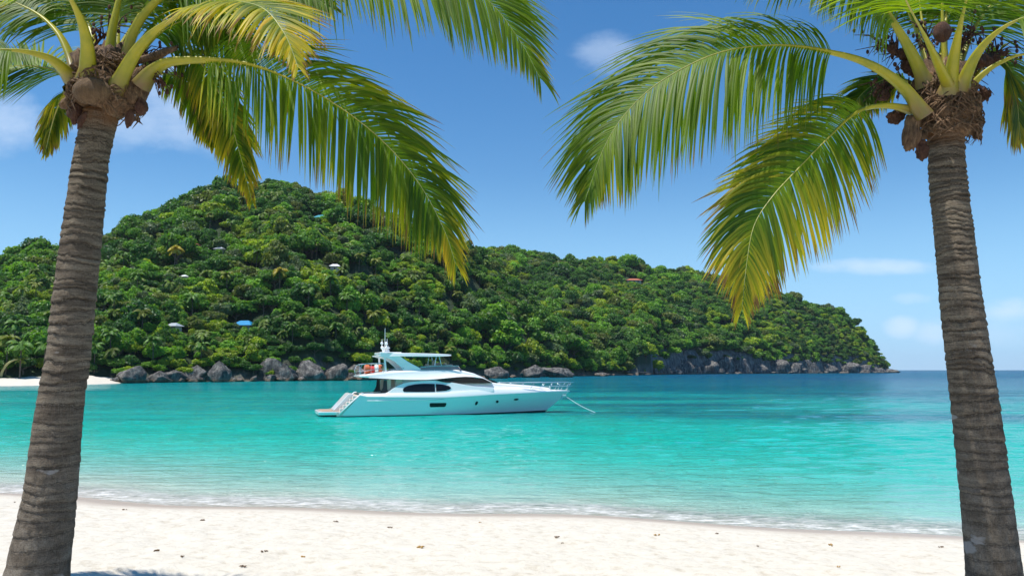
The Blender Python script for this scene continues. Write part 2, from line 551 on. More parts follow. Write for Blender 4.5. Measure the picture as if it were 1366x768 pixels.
M['rope'] = simple('mooring_rope', (0.72, 0.74, 0.70), 0.8)


def house_mats():
    M['plaster'] = simple('house_plaster', (0.42, 0.38, 0.32), 0.85, var=0.12, scale=1)
    M['roof_blue'] = simple('blue_metal_roof', (0.015, 0.24, 0.50), 0.4, var=0.15, scale=1)
    M['roof_teal'] = simple('teal_metal_roof', (0.05, 0.30, 0.38), 0.4, var=0.15, scale=1)
    M['roof_white'] = simple('white_metal_roof', (0.72, 0.73, 0.74), 0.45, var=0.06, scale=1)
    M['roof_grey'] = simple('grey_metal_roof', (0.36, 0.40, 0.43), 0.45, var=0.12, scale=1)
    M['roof_rust'] = simple('rust_tile_roof', (0.42, 0.13, 0.07), 0.8, var=0.25, scale=2)


house_mats()

# ------------------------------------------------------------------ world
SUN_EL, SUN_AZ = 72.0, 112.0          # azimuth left of straight out to sea
SDIR = Vector((-math.sin(R(SUN_AZ)) * math.cos(R(SUN_EL)), math.cos(R(SUN_AZ)) * math.cos(R(SUN_EL)), math.sin(R(SUN_EL))))
W = bpy.data.worlds.new('World'); SC.world = W; W.use_nodes = True
W.node_tree.nodes.clear()
t = NT(W.node_tree)
wo = t.new('ShaderNodeOutputWorld')
bg = t.new('ShaderNodeBackground'); bg.inputs[1].default_value = 0.11
sky = t.new('ShaderNodeTexSky'); sky.sky_type = 'NISHITA'; sky.sun_disc = False
sky.sun_elevation = R(SUN_EL); sky.sun_rotation = R(360 - SUN_AZ)
sky.altitude = 0; sky.air_density = 1.0; sky.dust_density = 0.0; sky.ozone_density = 2.6
gen = t.new('ShaderNodeTexCoord').outputs['Generated']
sp = t.new('ShaderNodeSeparateXYZ'); t.set(sp, 0, gen)
yy = t.math('MAXIMUM', sp.outputs[1], 0.05)
A = t.math('DIVIDE', sp.outputs[0], yy); E = t.math('DIVIDE', sp.outputs[2], yy)
cv = t.new('ShaderNodeCombineXYZ'); t.set(cv, 0, A); t.set(cv, 1, E)
wn = t.noise(t.map(cv.outputs[0], (5, 9, 1)), 1.0, 7, 0.55)
wn2 = t.noise(t.map(cv.outputs[0], (14, 26, 1)), 1.0, 7, 0.6)
clouds = [  # azimuth slope, elevation slope, half widths, strength
    (-0.665, 0.315, 0.060, 0.040, 0.62), (-0.47, 0.315, 0.10, 0.035, 0.55), (-0.42, 0.355, 0.075, 0.06, 0.62), (-0.36, 0.30, 0.05, 0.03, 0.35),
    (0.125, 0.41, 0.042, 0.026, 0.42), (0.46, 0.130, 0.065, 0.011, 0.75), (0.505, 0.090, 0.024, 0.008, 0.6), (0.49, 0.052, 0.022, 0.013, 0.75),
    (0.525, 0.045, 0.022, 0.014, 0.6), (0.63, 0.072, 0.045, 0.018, 0.75), (0.60, 0.05, 0.08, 0.02, 0.3), (0.03, 0.52, 0.2, 0.03, 0.35),
    (-0.9, 0.25, 0.12, 0.05, 0.7), (1.0, 0.2, 0.15, 0.05, 0.7), (1.4, 0.3, 0.3, 0.08, 0.7)]
tot = None
for (ca, ce, wa, we, st) in clouds:
    da = t.math('DIVIDE', t.math('SUBTRACT', A, ca), wa)
    de = t.math('DIVIDE', t.math('SUBTRACT', E, ce), we)
    rr = t.math('ADD', t.math('MULTIPLY', da, da), t.math('MULTIPLY', de, de))
    rr = t.math('ADD', rr, t.math('MULTIPLY', t.math('SUBTRACT', t.math('ADD', t.math('MULTIPLY', wn, 0.5), t.math('MULTIPLY', wn2, 0.5)), 0.5), 5.5))
    v = t.math('MULTIPLY', t.rng(rr, 1.6, -0.6, 0, 1, True), st * 0.8)
    tot = v if tot is None else t.math('MAXIMUM', tot, v)
hs = t.new('ShaderNodeHueSaturation'); t.set(hs, 'Color', sky.outputs[0]); hs.inputs['Saturation'].default_value = 1.3
hz = t.rng(sp.outputs[2], 0.25, 0.0, 0, 0.8, True)
base_sky = t.mix(hz, hs.outputs[0], (2.1, 4.5, 7.4, 1))
skc = t.mix(tot, base_sky, (5.6, 6.6, 8.0, 1))
t.l.new(skc, bg.inputs[0]); t.l.new(bg.outputs[0], wo.inputs[0])

sun = bpy.data.lights.new('sun', 'SUN'); sun.energy = 4.3; sun.angle = R(0.53); sun.color = (1.0, 0.955, 0.88)
so = bpy.data.objects.new('sun', sun); COL.objects.link(so); so.location = (0, 0, 60)
so.rotation_euler = (-SDIR).to_track_quat('-Z', 'Y').to_euler()

cam = bpy.data.cameras.new('camera'); co_ = bpy.data.objects.new('camera', cam); COL.objects.link(co_)
cam.sensor_width = 36; cam.lens = F / 1366 * 36; cam.clip_start = 0.1; cam.clip_end = 60000
co_.location = CAM; co_.rotation_euler = (R(90) + TH, 0, 0)
SC.camera = co_


# ------------------------------------------------------------------ beach and sea
def shore(x):
    return 19.1 - 0.23 * x + 0.35 * np.sin(x * 0.35 + 1) + 0.18 * np.sin(x * 0.9)


def sand_h(x, y):
    s = shore(np.clip(x, -60, 60)) - y            # >0 up the beach
    h = np.where(s > 0, 1.35 * (1 - np.exp(-np.maximum(s, 0) * 0.085 * 1.35)), 0.075 * s)
    h = np.maximum(h, -6.0)
    lumps = (fbm(x * 1.1, y * 1.1, 4, 3) - 0.5) * 0.12 + (fbm(x * 4.5, y * 4.5, 3, 9) - 0.5) * 0.075
    k = np.clip((s - 1.6) / 2.5, 0, 1)
    return h + lumps * k


def grid_sheet(xs, ys, zf, extra):
    X, Y = np.meshgrid(xs, ys)
    Z = zf(X, Y)
    V = np.stack([X.ravel(), Y.ravel(), Z.ravel()], 1)
    nx, ny = len(xs), len(ys)
    i = np.arange(nx - 1)[None, :] + np.arange(ny - 1)[:, None] * nx
    Q = np.stack([i, i + 1, i + nx + 1, i + nx], -1).reshape(-1, 4)
    return V, Q, {k: fn(X, Y, Z).ravel() for k, fn in extra.items()}


xs = np.concatenate([[-7600, -4000, -2000, -500, -150, -60], np.linspace(-30, 30, 620), [60, 150, 500, 2000, 4000, 7600]])
ys = np.concatenate([[-2200, -400, -100, -30], np.linspace(-5, 5.8, 20), np.linspace(6, 24, 380), np.linspace(24.5, 60, 30), [100, 200, 1000, 3000, 7800]])
V, Q, at = grid_sheet(xs, ys, sand_h, {'hz': lambda X, Y, Z: Z})
tag(obj('sand_beach', mesh_np('sand_beach', V, Q, smooth=True, attrs=at), M['sand']), kind='structure')

xs = np.concatenate([[-7600, -5000, -3000, -1200, -600], np.arange(-300, -60, 12), np.arange(-60, -24, 1.0), np.linspace(-24, 24, 300), np.arange(24.5, 60, 1.0), np.arange(60, 320, 12), [600, 1200, 3000, 5000, 7600]])
ys = np.concatenate([np.linspace(12, 50, 320), np.linspace(50.4, 130, 200), np.linspace(132, 420, 110), np.linspace(440, 1500, 40), [2500, 4500, 6200, 7800]])


def wave_h(X, Y):
    off = Y - shore(np.clip(X, -60, 60))
    a = np.clip(off / 12, 0.0, 1) * np.clip(1 - (off - 60) / 200, 0.25, 1)
    w = (fbm(X * 0.25, Y * 0.8, 3, 21) - 0.5) * 0.16 + (fbm(X * 0.8 + Y * 0.2, Y * 2.0, 2, 5) - 0.5) * 0.05
    lip = 0.03 * np.exp(-((off - 1.0) / 0.35) ** 2) * (0.4 + fbm(X * 0.3, X * 0, 2, 8))
    return 0.02 + a * w + lip


def deepf(X, Y):
    px = X / np.maximum(Y, 1) * F + CX
    off = np.hypot(X * 0.5, Y)
    k = np.clip((px - 640) / 420, 0, 1)
    k = np.where(Y < 30, np.clip((X + 60) / 400, 0, 1), k)
    return np.clip(k * 1.0, 0, 1)


V, Q, at = grid_sheet(xs, ys, wave_h, {'off': lambda X, Y, Z: Y - shore(np.clip(X, -60, 60)), 'deep': lambda X, Y, Z: np.clip((X + 20 + (Y - 60) * 0.15) / (50 + Y * 0.28), 0, 1)})
tag(obj('sea_water', mesh_np('sea_water', V, Q, smooth=True, attrs=at), M['water']), kind='structure')

# ------------------------------------------------------------------ the island
A_PX = [-420, -260, 0, 39, 78, 137, 168, 215, 254, 289, 324, 363, 390, 458, 508, 560, 620, 680, 740, 800, 850, 880]
A_SY = [392, 372, 349, 341, 334, 313, 299, 275, 261, 249, 242, 236, 244, 268, 287, 302, 325, 366, 418, 462, 489, 500]
A_S = ([-420, -260, 0, 150, 300, 400, 480, 640, 750, 850, 880], [205, 200, 182, 205, 232, 246, 262, 330, 405, 515, 560])
A_R = ([-420, 0, 365, 500, 620, 740, 850, 880], [400, 400, 410, 430, 455, 480, 540, 575])
B_PX = [470, 560, 620, 661, 691, 739, 796, 841, 872, 903, 934, 955, 990, 1035, 1072, 1103, 1127, 1143, 1164, 1180, 1192]
B_SY = [330, 326, 325, 330, 335, 343, 345, 350, 357, 359, 360, 366, 374, 388, 402, 412, 418, 432, 462, 486, 495]
B_S = ([470, 850, 880, 1000, 1100, 1192], [470, 505, 575, 690, 800, 905])
B_R = ([470, 620, 850, 1000, 1100, 1192], [640, 680, 800, 860, 910, 930])
CAN = 6.0


def zat(px, py, D):
    # P(px,py,D).z for arrays
    a = (CY - py) / F
    ry = math.cos(TH) - math.sin(TH) * a
    rz = math.sin(TH) + math.cos(TH) * a
    return CAMZ + rz * D / ry


def hill_h(px, D, which):
    if which == 'A':
        Ds = np.interp(px, *A_S); Dr = np.interp(px, *A_R); sy = np.interp(px, A_PX, A_SY); clift = 1.5 + 6 * np.exp(-((px - 418) / 45) ** 2)
    else:
        Ds = np.interp(px, *B_S); Dr = np.interp(px, *B_R); sy = np.interp(px, B_PX, B_SY); clift = np.interp(px, [850, 900, 1150, 1192], [6, 13, 9, 2])
    H = np.maximum(zat(px, sy, Dr) - CAN, 0.8)
    clift = np.minimum(clift, H * 0.9)
    t_ = (D - Ds) / (Dr - Ds)
    up = np.clip((D - Ds) / 9.0, 0, 1)
    body = clift * up ** 0.7 + (H - clift) * np.clip(t_, 0, 1) ** 0.88
    x = px * 0.011 * 1.0; g = (fbm(px / 46.0, D / 130.0, 3, 31) - 0.5) * 2
    g2 = (fbm(px / 17.0 * (D / 350), D / 22.0, 3, 77) - 0.5)
    bump = np.sin(np.pi * np.clip(t_, 0, 1)) * (g * 0.11 * H) + g2 * 5.0 * np.clip(t_ * 6, 0, 1) * np.clip((1.05 - t_) * 5, 0, 1)
    h = body + bump
    back = np.clip((D - Dr) / (Dr * 0.25), 0, None)
    h = np.where(t_ > 1, (H) * (1 - back ** 1.3 * 1.1), h)
    h = np.where(D < Ds, -2.5 * (Ds - D) / 10, h)
    return np.maximum(h, -4)


def hill_mesh(which, px0, px1, n, name):
    pxs = np.linspace(px0, px1, n)
    tt = np.concatenate([[-0.08], np.linspace(-0.01, 0.12, 14), np.linspace(0.14, 1.1, 90), np.linspace(1.15, 1.9, 14)])
    PX, T = np.meshgrid(pxs, tt)
    s_, r_ = (A_S, A_R) if which == 'A' else (B_S, B_R)
    Ds = np.interp(PX, *s_); Dr = np.interp(PX, *r_)
    D = Ds + T * (Dr - Ds)
    Z = hill_h(PX, D, which)
    edge = np.minimum((PX - px0) / 40, (px1 - PX) / 12)
    X = (PX - CX) / F * D
    Z = np.where(edge < 1, Z * np.clip(edge, 0, 1) - 1.5 * (1 - np.clip(edge, 0, 1)), Z)
    V = np.stack([X.ravel(), D.ravel(), Z.ravel()], 1)
    i = np.arange(n - 1)[None, :] + np.arange(len(tt) - 1)[:, None] * n
    Q = np.stack([i, i + 1, i + n + 1, i + n], -1).reshape(-1, 4)
    rocky = np.clip((Ds + np.where(PX > 868, 14, 5) - D) / 4, 0, 1)
    if which == 'A': rocky = rocky * (PX > 150) * (0.5 + 0.5 * (np.abs(PX - 418) < 60))
    o = obj(name, mesh_np(name, V, Q, smooth=True, attrs={'rocky': rocky.ravel()}), M['terrain'])
    return tag(o, kind='structure')


hill_mesh('A', -420, 880, 420, 'hill_terrain')
hill_mesh('B', 470, 1196, 420, 'headland_terrain')

# small far beach at the left
pxs = np.linspace(-440, 190, 120); tt = np.linspace(0, 1, 12)
PXg, Tg = np.meshgrid(pxs, tt)
Dg = np.interp(PXg, [-440, 0, 100, 150, 190], [150, 160, 172, 190, 212]) + Tg * np.interp(PXg, [-440, 0, 150, 190], [58, 34, 24, 14])
V = np.stack([((PXg - CX) / F * Dg).ravel(), Dg.ravel(), (-0.4 + Tg * 2.6 + (fbm(PXg / 9, Dg / 3, 3, 2) - .5) * 0.4).ravel()], 1)
i = np.arange(119)[None, :] + np.arange(11)[:, None] * 120
Q = np.stack([i, i + 1, i + 121, i + 120], -1).reshape(-1, 4)
tag(obj('cove_beach', mesh_np('cove_beach', V, Q, smooth=True, attrs={'hz': V[:, 2] + 0.3}), M['sand']), kind='structure')


def ico(sub=2):
    import bmesh
    bm = bmesh.new(); bmesh.ops.create_icosphere(bm, subdivisions=sub, radius=1)
    v = np.array([q.co[:] for q in bm.verts]); f = np.array([[q.index for q in p.verts] for p in bm.faces])
    bm.free(); return v, f


ICO1 = ico(2); ICO3 = ico(4); ICO4 = ico(5)


# ------------------------------------------------------------------ tree crowns
def crown(seed, kind='round', nleaf=1700):
    g = np.random.default_rng(seed)
    Rr = 4.2
    flat = {'round': 0.9, 'flat': 0.5, 'tall': 1.3, 'bush': 0.75}[kind]
    nl = g.integers(14, 24)
    C = []
    for k in range(nl):
        d = g.normal(size=3); d /= np.linalg.norm(d); d[2] = abs(d[2]) * 0.9 - 0.15
        c = d * Rr * g.uniform(0.35, 0.86) * np.array([1, 1, flat])
        C.append((*c, Rr * g.uniform(0.16, 0.38)))
    C.append((0, 0, 0, Rr * 0.52 * (0.6 + 0.4 * flat)))
    C = np.array(C)
    sq = 0.8 if kind != 'flat' else 0.6
    w = C[:, 3] ** 2; w /= w.sum()
    N = int(nleaf * 1.9)
    idx = g.choice(len(C), N, p=w)
    d = g.normal(size=(N, 3)); d /= np.linalg.norm(d, axis=1)[:, None]
    d[:, 2] = np.where(d[:, 2] < -0.35, -d[:, 2], d[:, 2])
    rr = C[idx, 3] * g.uniform(0.78, 1.0, N) + g.uniform(0, 0.66, N) ** 2 * 1.7
    pos = C[idx, :3] + d * rr[:, None] * np.array([1, 1, sq])
    dist = np.stack([np.linalg.norm((pos - c[:3]) / np.array([1, 1, sq]), axis=1) / c[3] for c in C], 1)
    dist[np.arange(N), idx] = 9
    keep = dist.min(1) > 0.82
    pos, d = pos[keep][:nleaf], d[keep][:nleaf]
    n = len(pos)
    nr = d + g.normal(size=(n, 3)) * 0.8 + np.array([0, 0, 0.3]); nr /= np.linalg.norm(nr, axis=1)[:, None]
    a = np.cross(nr, g.normal(size=(n, 3))); a /= np.linalg.norm(a, axis=1)[:, None]
    b = np.cross(nr, a)
    s = g.uniform(0.22, 0.56, n)[:, None] * (0.85 if kind == 'bush' else 1)
    V = np.stack([pos - a * s * 1.1, pos - b * s * 0.62 + nr * s * 0.25, pos + a * s * 1.1, pos + b * s * 0.62 + nr * s * 0.2], 1).reshape(-1, 3)
    Q = np.arange(n * 4).reshape(-1, 4)
    rnd = np.repeat(g.uniform(0, 1, n), 4)
    # inner mass of twigs and leaves that closes the middle of each bough
    cv, cf = [], []
    base = len(V)
    for c in C:
        v = ICO1[0] * c[3] * 0.68 * np.array([1, 1, sq]) * (1 + 0.16 * g.normal(size=(len(ICO1[0]), 1))) + c[:3]
        cf.append(ICO1[1] + base + sum(len(q) for q in cv)); cv.append(v)
    VV = np.concatenate([V] + cv); TT = np.concatenate(cf)
    rnd = np.concatenate([rnd, np.full(len(VV) - len(V), 0.25)])
    VV[:, 2] += Rr * 0.5
    me = mesh_np('crown', VV, Q, TT, attrs={'rnd': rnd})
    return me


CROWNS = [crown(100 + k, kd) for k, kd in enumerate(['round', 'round', 'round', 'flat', 'flat', 'tall', 'tall', 'bush', 'bush', 'round'])]
CKIND = ['round', 'round', 'round', 'flat', 'flat', 'tall', 'tall', 'bush', 'bush', 'round']
for me in CROWNS: me.materials.append(M['leaf_obj'])
CROWNS_I = []
for me in CROWNS:
    c = me.copy(); c.materials.clear(); c.materials.append(M['leaf_inst']); CROWNS_I.append(c)


def trunk_mesh():
    b = MB()
    b.tube([(0, 0, -3), (0.1, 0, 0), (0.0, 0.1, 2.2)], [0.32, 0.26, 0.16], 7)
    for k in range(5):
        a = k * 1.26
        b.tube([(0, 0.05, 0.6 + 0.25 * k), (math.cos(a) * 1.1, math.sin(a) * 1.1, 1.5 + .2 * k), (math.cos(a) * 2.2, math.sin(a) * 2.2, 2.6)], [0.14, 0.1, 0.05], 5)
    me = bpy.data.meshes.new('trunk'); me.from_pydata(b.v, [], b.f); me.materials.append(M['trunk'])
    return me


TRUNK = trunk_mesh()
PAL = {  # linear foliage colours
    'dark green': (0.034, 0.092, 0.020), 'deep green': (0.050, 0.125, 0.020), 'mid green': (0.080, 0.17, 0.022), 'bright green': (0.115, 0.235, 0.022),
    'yellow-green': (0.20, 0.27, 0.020), 'olive green': (0.105, 0.135, 0.030), 'grey-green': (0.095, 0.14, 0.06)}
PN = list(PAL)


def ground_at(x, y):
    px = x / y * F + CX
    h = np.full(np.shape(x), -9.0)
    wa = (px > -420) & (px < 880)
    wb = (px > 470) & (px < 1194)
    ha = np.where(wa, hill_h(px, y, 'A'), -9); hb = np.where(wb, hill_h(px, y, 'B'), -9)
    return np.maximum(ha, hb), np.where(ha >= hb, 0, 1)


def find_D(px, py, which, up=5.0):
    s_, r_ = (A_S, A_R) if which == 'A' else (B_S, B_R)
    Ds = np.interp(px, *s_); Dr = np.interp(px, *r_)
    Ds_ = np.linspace(Ds, Dr, 300)
    h = hill_h(np.full(300, float(px)), Ds_, which) + up
    z = zat(px, py, Ds_)
    i = np.argmin(np.where(h >= z, 0, 1) * 1000 + np.arange(300))
    return float(Ds_[i]), float(h[i] - up)


# houses: px, py of the roof middle, hill, width, roof, label
HOUSES = [
    (326, 431, 'A', 8.5, 'roof_blue', 'small hillside house with a bright blue roof, low on the slope among trees'),
    (424, 289, 'A', 8.0, 'roof_teal', 'hut with a pale teal roof just below the summit of the hill'),
    (445, 354, 'A', 5.0, 'roof_white', 'little white-roofed hut halfway up the slope under the hanging frond tips'),
    (232, 433, 'A', 5.5, 'roof_grey', 'small house with a pale grey roof, left of the blue-roofed house'),
    (253, 325, 'A', 5.4, 'roof_rust', 'brown-roofed hut beside the yellowish hill palm on the upper left slope'),
    (289, 331, 'A', 4.6, 'roof_grey', 'grey-roofed shed on the upper slope, right of the brown-roofed hut'),
    (243, 368, 'A', 3.6, 'roof_white', 'tiny white-roofed shed below the yellowish hill palm'),
    (846, 373, 'B', 19.0, 'roof_rust', 'long house with a rust-red roof just below the ridge of the far headland'),
]
HP = []
for (px, py, wh, w, rf, lab) in HOUSES:
    D, h = find_D(px, py, wh, 2.6)
    z0 = h + 0.2; w *= 0.8
    x = (px - CX) / F * D
    HP.append((x, D, w, px, py))
    root = empty('hillside_house', (x, D, z0), lab, 'house', 'houses on the wooded hill', rz=R(random.uniform(-25, 25)))
    d = w * 0.7; wh_ = 3.0
    ztop = zat(px, py, D) - z0
    wh_ = max(1.3, ztop - 0.22 * w * 0.5)
    b = MB(); b.box((0, 0, wh_ / 2 - 1.5), (w * 0.84, d * 0.84, wh_ + 3)); b.build('wall', M['plaster'], root)
    b = MB()
    e, rh = 0.9, 0.24 * w * (0.55 if w > 12 else 1)
    hw, hd = w / 2 + e * 0.3, d / 2 + e * 0.3
    rl = w * 0.22
    b.add([(-hw, -hd, wh_), (hw, -hd, wh_), (hw, hd, wh_), (-hw, hd, wh_), (-rl, 0, wh_ + rh), (rl, 0, wh_ + rh)],
          [(0, 1, 5, 4), (2, 3, 4, 5), (1, 2, 5), (3, 0, 4), (0, 3, 2, 1)])
    b.build('roof', M[rf], root)
    for k in (-1, 0, 1) if w > 4.8 else (0,):
        b = MB(); b.box((k * w * 0.25, -d * 0.42 - 0.03, wh_ - 1.1), (w * 0.13, 0.08, 1.1)); b.build('window', M['dark'], root)

# hill palms: px, py of crown
HPALMS = [(230, 338, 9.5, 'y'), (371, 368, 9, 'y'), (100, 352, 8, 'g'), (30, 478, 9, 'g'), (62, 470, 8, 'g'), (12, 462, 8, 'o'), (440, 378, 9, 'g'), (462, 402, 9, 'g'),
          (498, 424, 9, 'o'), (205, 462, 8, 'g'), (150, 400, 8, 'g'), (500, 352, 8, 'o'), (530, 372, 8, 'g'), (180, 372, 7, 'g'), (410, 392, 8, 'g'), (478, 345, 8, 'o'),
          (270, 468, 7, 'g'), (560, 405, 8, 'g'), (350, 402, 7, 'g'), (128, 470, 7, 'g'), (585, 440, 8, 'g'), (20, 440, 8, 'g'), (303, 300, 7, 'g'), (420, 330, 7, 'o'),
          (655, 445, 8, 'g'), (540, 322, 7, 'o'), (160, 342, 7, 'g'), (390, 440, 7, 'g'), (255, 402, 8, 'g'), (300, 372, 8, 'o'), (340, 340, 7, 'g'), (8, 400, 8, 'g'), (45, 385, 7, 'o'), (190, 425, 8, 'o'),
          (610, 395, 8, 'o'), (640, 370, 7, 'g'), (520, 452, 7, 'g'), (448, 440, 8, 'g'), (275, 290, 7, 'o'), (148, 452, 8, 'g'), (600, 470, 7, 'o'), (705, 440, 7, 'g')]
HPP = []
for (px, py, H_, c) in HPALMS:
    D, h = find_D(px, py, 'A', H_ * 0.82)
    HPP.append(((px - CX) / F * D, D, h, H_, c, px, py))

# scatter
N = 90000
pts = []
px = RNG.uniform(-330, 1192, N)
tq = RNG.uniform(0.004, 1.07, N)
isB = RNG.uniform(0, 1, N) < 0.5
pts_x, pts_y, wh_l = [], [], []
for which, msk in (('A', (~isB) & (px < 876)), ('B', isB & (px > 480))):
    s_, r_ = (A_S, A_R) if which == 'A' else (B_S, B_R)
    p = px[msk]; t_ = tq[msk]
    Ds = np.interp(p, *s_); Dr = np.interp(p, *r_); D = Ds + 2 + t_ * (Dr - Ds)
    pts_x.append((p - CX) / F * D); pts_y.append(D); wh_l.append(np.full(len(p), 0 if which == 'A' else 1))
X = np.concatenate(pts_x); Y = np.concatenate(pts_y); WH = np.concatenate(wh_l)
G, top = ground_at(X, Y)
ok = (top == WH) & (G > 1.0)
PXs = X / Y * F + CX
ok &= ~((WH == 1) & (PXs > 862) & (G < np.interp(PXs, [860, 900, 1150, 1190], [4, 10, 7, 2])) & (vnoise(PXs / 9, PXs * 0, 3) < 0.78))
ok &= ~((WH == 0) & (np.abs(PXs - 420) < 48) & (G < 7.5) & (vnoise(PXs / 7, PXs * 0, 3) < 0.8))
X, Y, G, WH = X[ok], Y[ok], G[ok], WH[ok]
sizeN = fbm(X / 40, Y / 40, 3, 91)
rad = 2.2 + 2.9 * np.clip((sizeN - 0.3) / 0.4, 0, 1) * RNG.uniform(0.6, 1.1, len(X)) + RNG.uniform(-0.2, 0.6, len(X))
rad *= np.clip(Y / 330, 0.8, 1.25) * np.exp(RNG.normal(-0.2, 0.20, len(X)))
rad = np.where((np.abs(X / Y * F + CX - 360) < 60) & (G > 55), np.minimum(rad, 3.6), rad)
rad = np.where(G < 4, rad * 0.8, rad)
rad = np.where((WH == 0) & (G < 22) & (RNG.uniform(0, 1, len(X)) < 0.25), rad * 1.35, rad)
order = np.argsort(-rad * RNG.uniform(0.6, 1, len(X)))
cell = {}
sel = []
for i in order:
    r = rad[i]; cx, cy = int(X[i] // 8), int(Y[i] // 8); bad = False
    for a in (-1, 0, 1):
        for b in (-1, 0, 1):
            for j in cell.get((cx + a, cy + b), ()):
                if (X[i] - X[j]) ** 2 + (Y[i] - Y[j]) ** 2 < (0.44 * (r + rad[j])) ** 2: bad = True; break
            if bad: break
        if bad: break
    if bad: continue
    for (hx, hy, hw, hpx, hpy) in HP:
        pxi = X[i] / Y[i] * F + CX
        dpx = (hw / 2 + r * 0.55) / hy * F
        if abs(X[i] - hx) < hw * 0.5 + r and -hw < (Y[i] - hy) < hw * 0.6: bad = True
        if abs(pxi - hpx) < dpx and Y[i] < hy:
            ztop = G[i] + 1.75 * r
            if ztop > zat(hpx, hpy + hw / hy * F * 0.01, Y[i]): bad = True
    for (hx, hy, hh, H_, c, hpx, hpy) in HPP:
        pxi = X[i] / Y[i] * F + CX
        if abs(pxi - hpx) < 15 + r / Y[i] * F * 0.5 and hy - 60 < Y[i] < hy + 2 and G[i] + 1.9 * r > zat(hpx, hpy + 12, Y[i]): bad = True
    if bad: continue
    cell.setdefault((cx, cy), []).append(i); sel.append(i)
sel = np.array(sel)
X, Y, G, WH, rad = X[sel], Y[sel], G[sel], WH[sel], rad[sel]
print('TREES', len(X), 'A', (WH == 0).sum())
# colour by patch
cn = fbm(X / 22, Y / 30, 3, 55); cn2 = RNG.uniform(0, 1, len(X))
ci = np.zeros(len(X), int)
mixv = cn * 0.75 + cn2 * 0.5
for k, th in enumerate([0.42, 0.56, 0.70, 0.83, 0.94]): ci = np.where(mixv > th, k + 1, ci)
ci = np.where(ci >= 5, np.where(cn2 > 0.75, 4, 3), ci)
ci = np.where(RNG.uniform(0, 1, len(X)) < 0.10, 5, ci); ci = np.where(RNG.uniform(0, 1, len(X)) < 0.06, 6, ci)
ci = np.where((G < 8) & (RNG.uniform(0, 1, len(X)) < 0.40) & (WH == 0), RNG.choice([3, 4], len(X)), ci)
SYt = np.interp(X / Y * F + CX, A_PX, A_SY)
vi = RNG.integers(0, len(CROWNS), len(X))
vi = np.where((G < 4) & (vi > 2), 7 + (vi % 2), vi)
rot = RNG.uniform(0, 6.28, len(X))
pxv = X / Y * F + CX
inview = (pxv > 0) & (pxv < 1366)
# apparent size, standing at the front
vis = rad / Y * np.where(inview, 1, 0) * np.where((pxv > 52) & (pxv < 125), 0.3, 1) * np.where((pxv > 470) & (pxv < 760) & (G < 12), 0.6, 1)
near = np.argsort(-vis)[:300]
isn = np.zeros(len(X), bool); isn[near] = True


def zone(px, g, y, w):
    if w == 1:
        return 'on the far headland'
    s = 'near the water' if g < 12 else ('on the middle slope' if g < 45 else 'high up near the summit')
    h = 'at the cove end' if px < 250 else ('above the grey boulders' if px < 430 else ('behind the yacht' if px < 700 else 'right of the yacht'))
    return s + ' ' + h


KW = {'round': 'round-crowned tree', 'flat': 'flat-topped spreading tree', 'tall': 'tall narrow-crowned tree', 'bush': 'low bushy tree'}
for i in near:
    kd = CKIND[vi[i]]
    lab = '%s %s %s' % (PN[ci[i]], KW[kd], zone(pxv[i], G[i], Y[i], WH[i]))
    root = empty('broadleaf_tree', (X[i], Y[i], G[i]), lab, 'tree', 'broadleaf trees on the wooded hill', rz=rot[i])
    s = rad[i] / 4.2
    root.scale = (s, s, s * random.uniform(0.85, 1.3)); root.rotation_euler.x = R(random.uniform(-9, 9))
    o = obj('crown', CROWNS[vi[i]], None, root); c = PAL[PN[ci[i]]]
    j = random.uniform(0.85, 1.2); o.color = (c[0] * j, c[1] * j, c[2] * j, 1); o.location = (0, 0, 0.8)
    obj('trunk', TRUNK, None, root)

def small_palm_crown(seed, n=15):
    g = random.Random(seed)
    V, Q, rn = [], [], []
    for k in range(n):
        az = k * 2.4 + g.uniform(-.3, .3); el = g.uniform(-0.1, 1.1); L = g.uniform(3.0, 4.2)
        pos = Vector((0, 0, 0)); d = Vector((math.cos(az) * math.cos(el), math.sin(az) * math.cos(el), math.sin(el)))
        side = Vector((-math.sin(az), math.cos(az), 0)); seg = 9; rr = g.random()
        for s in range(seg):
            nd = (d + Vector((0, 0, -0.21 - 0.02 * s))).normalized()
            p2 = pos + d * (L / seg)
            for j in range(3):
                for sd in (-1, 1):
                    q = pos.lerp(p2, j / 3)
                    ll = 0.95 * math.sin(math.pi * min(1, (s + j / 3 + 1.3) / (seg + 1.5))) + 0.1
                    tip = q + (side * sd * 0.8 + d * 0.5 + Vector((0, 0, -0.55))).normalized() * ll
                    w_ = d * 0.17
                    b = len(V)
                    V += [q - w_, q + w_, tip + w_ * 0.3, tip - w_ * 0.3]; Q.append((b, b + 1, b + 2, b + 3)); rn += [rr * 0.5 + g.random() * 0.5] * 4
            pos, d = p2, nd
    return mesh_np('crown', [tuple(v) for v in V], Q, attrs={'rnd': rn})


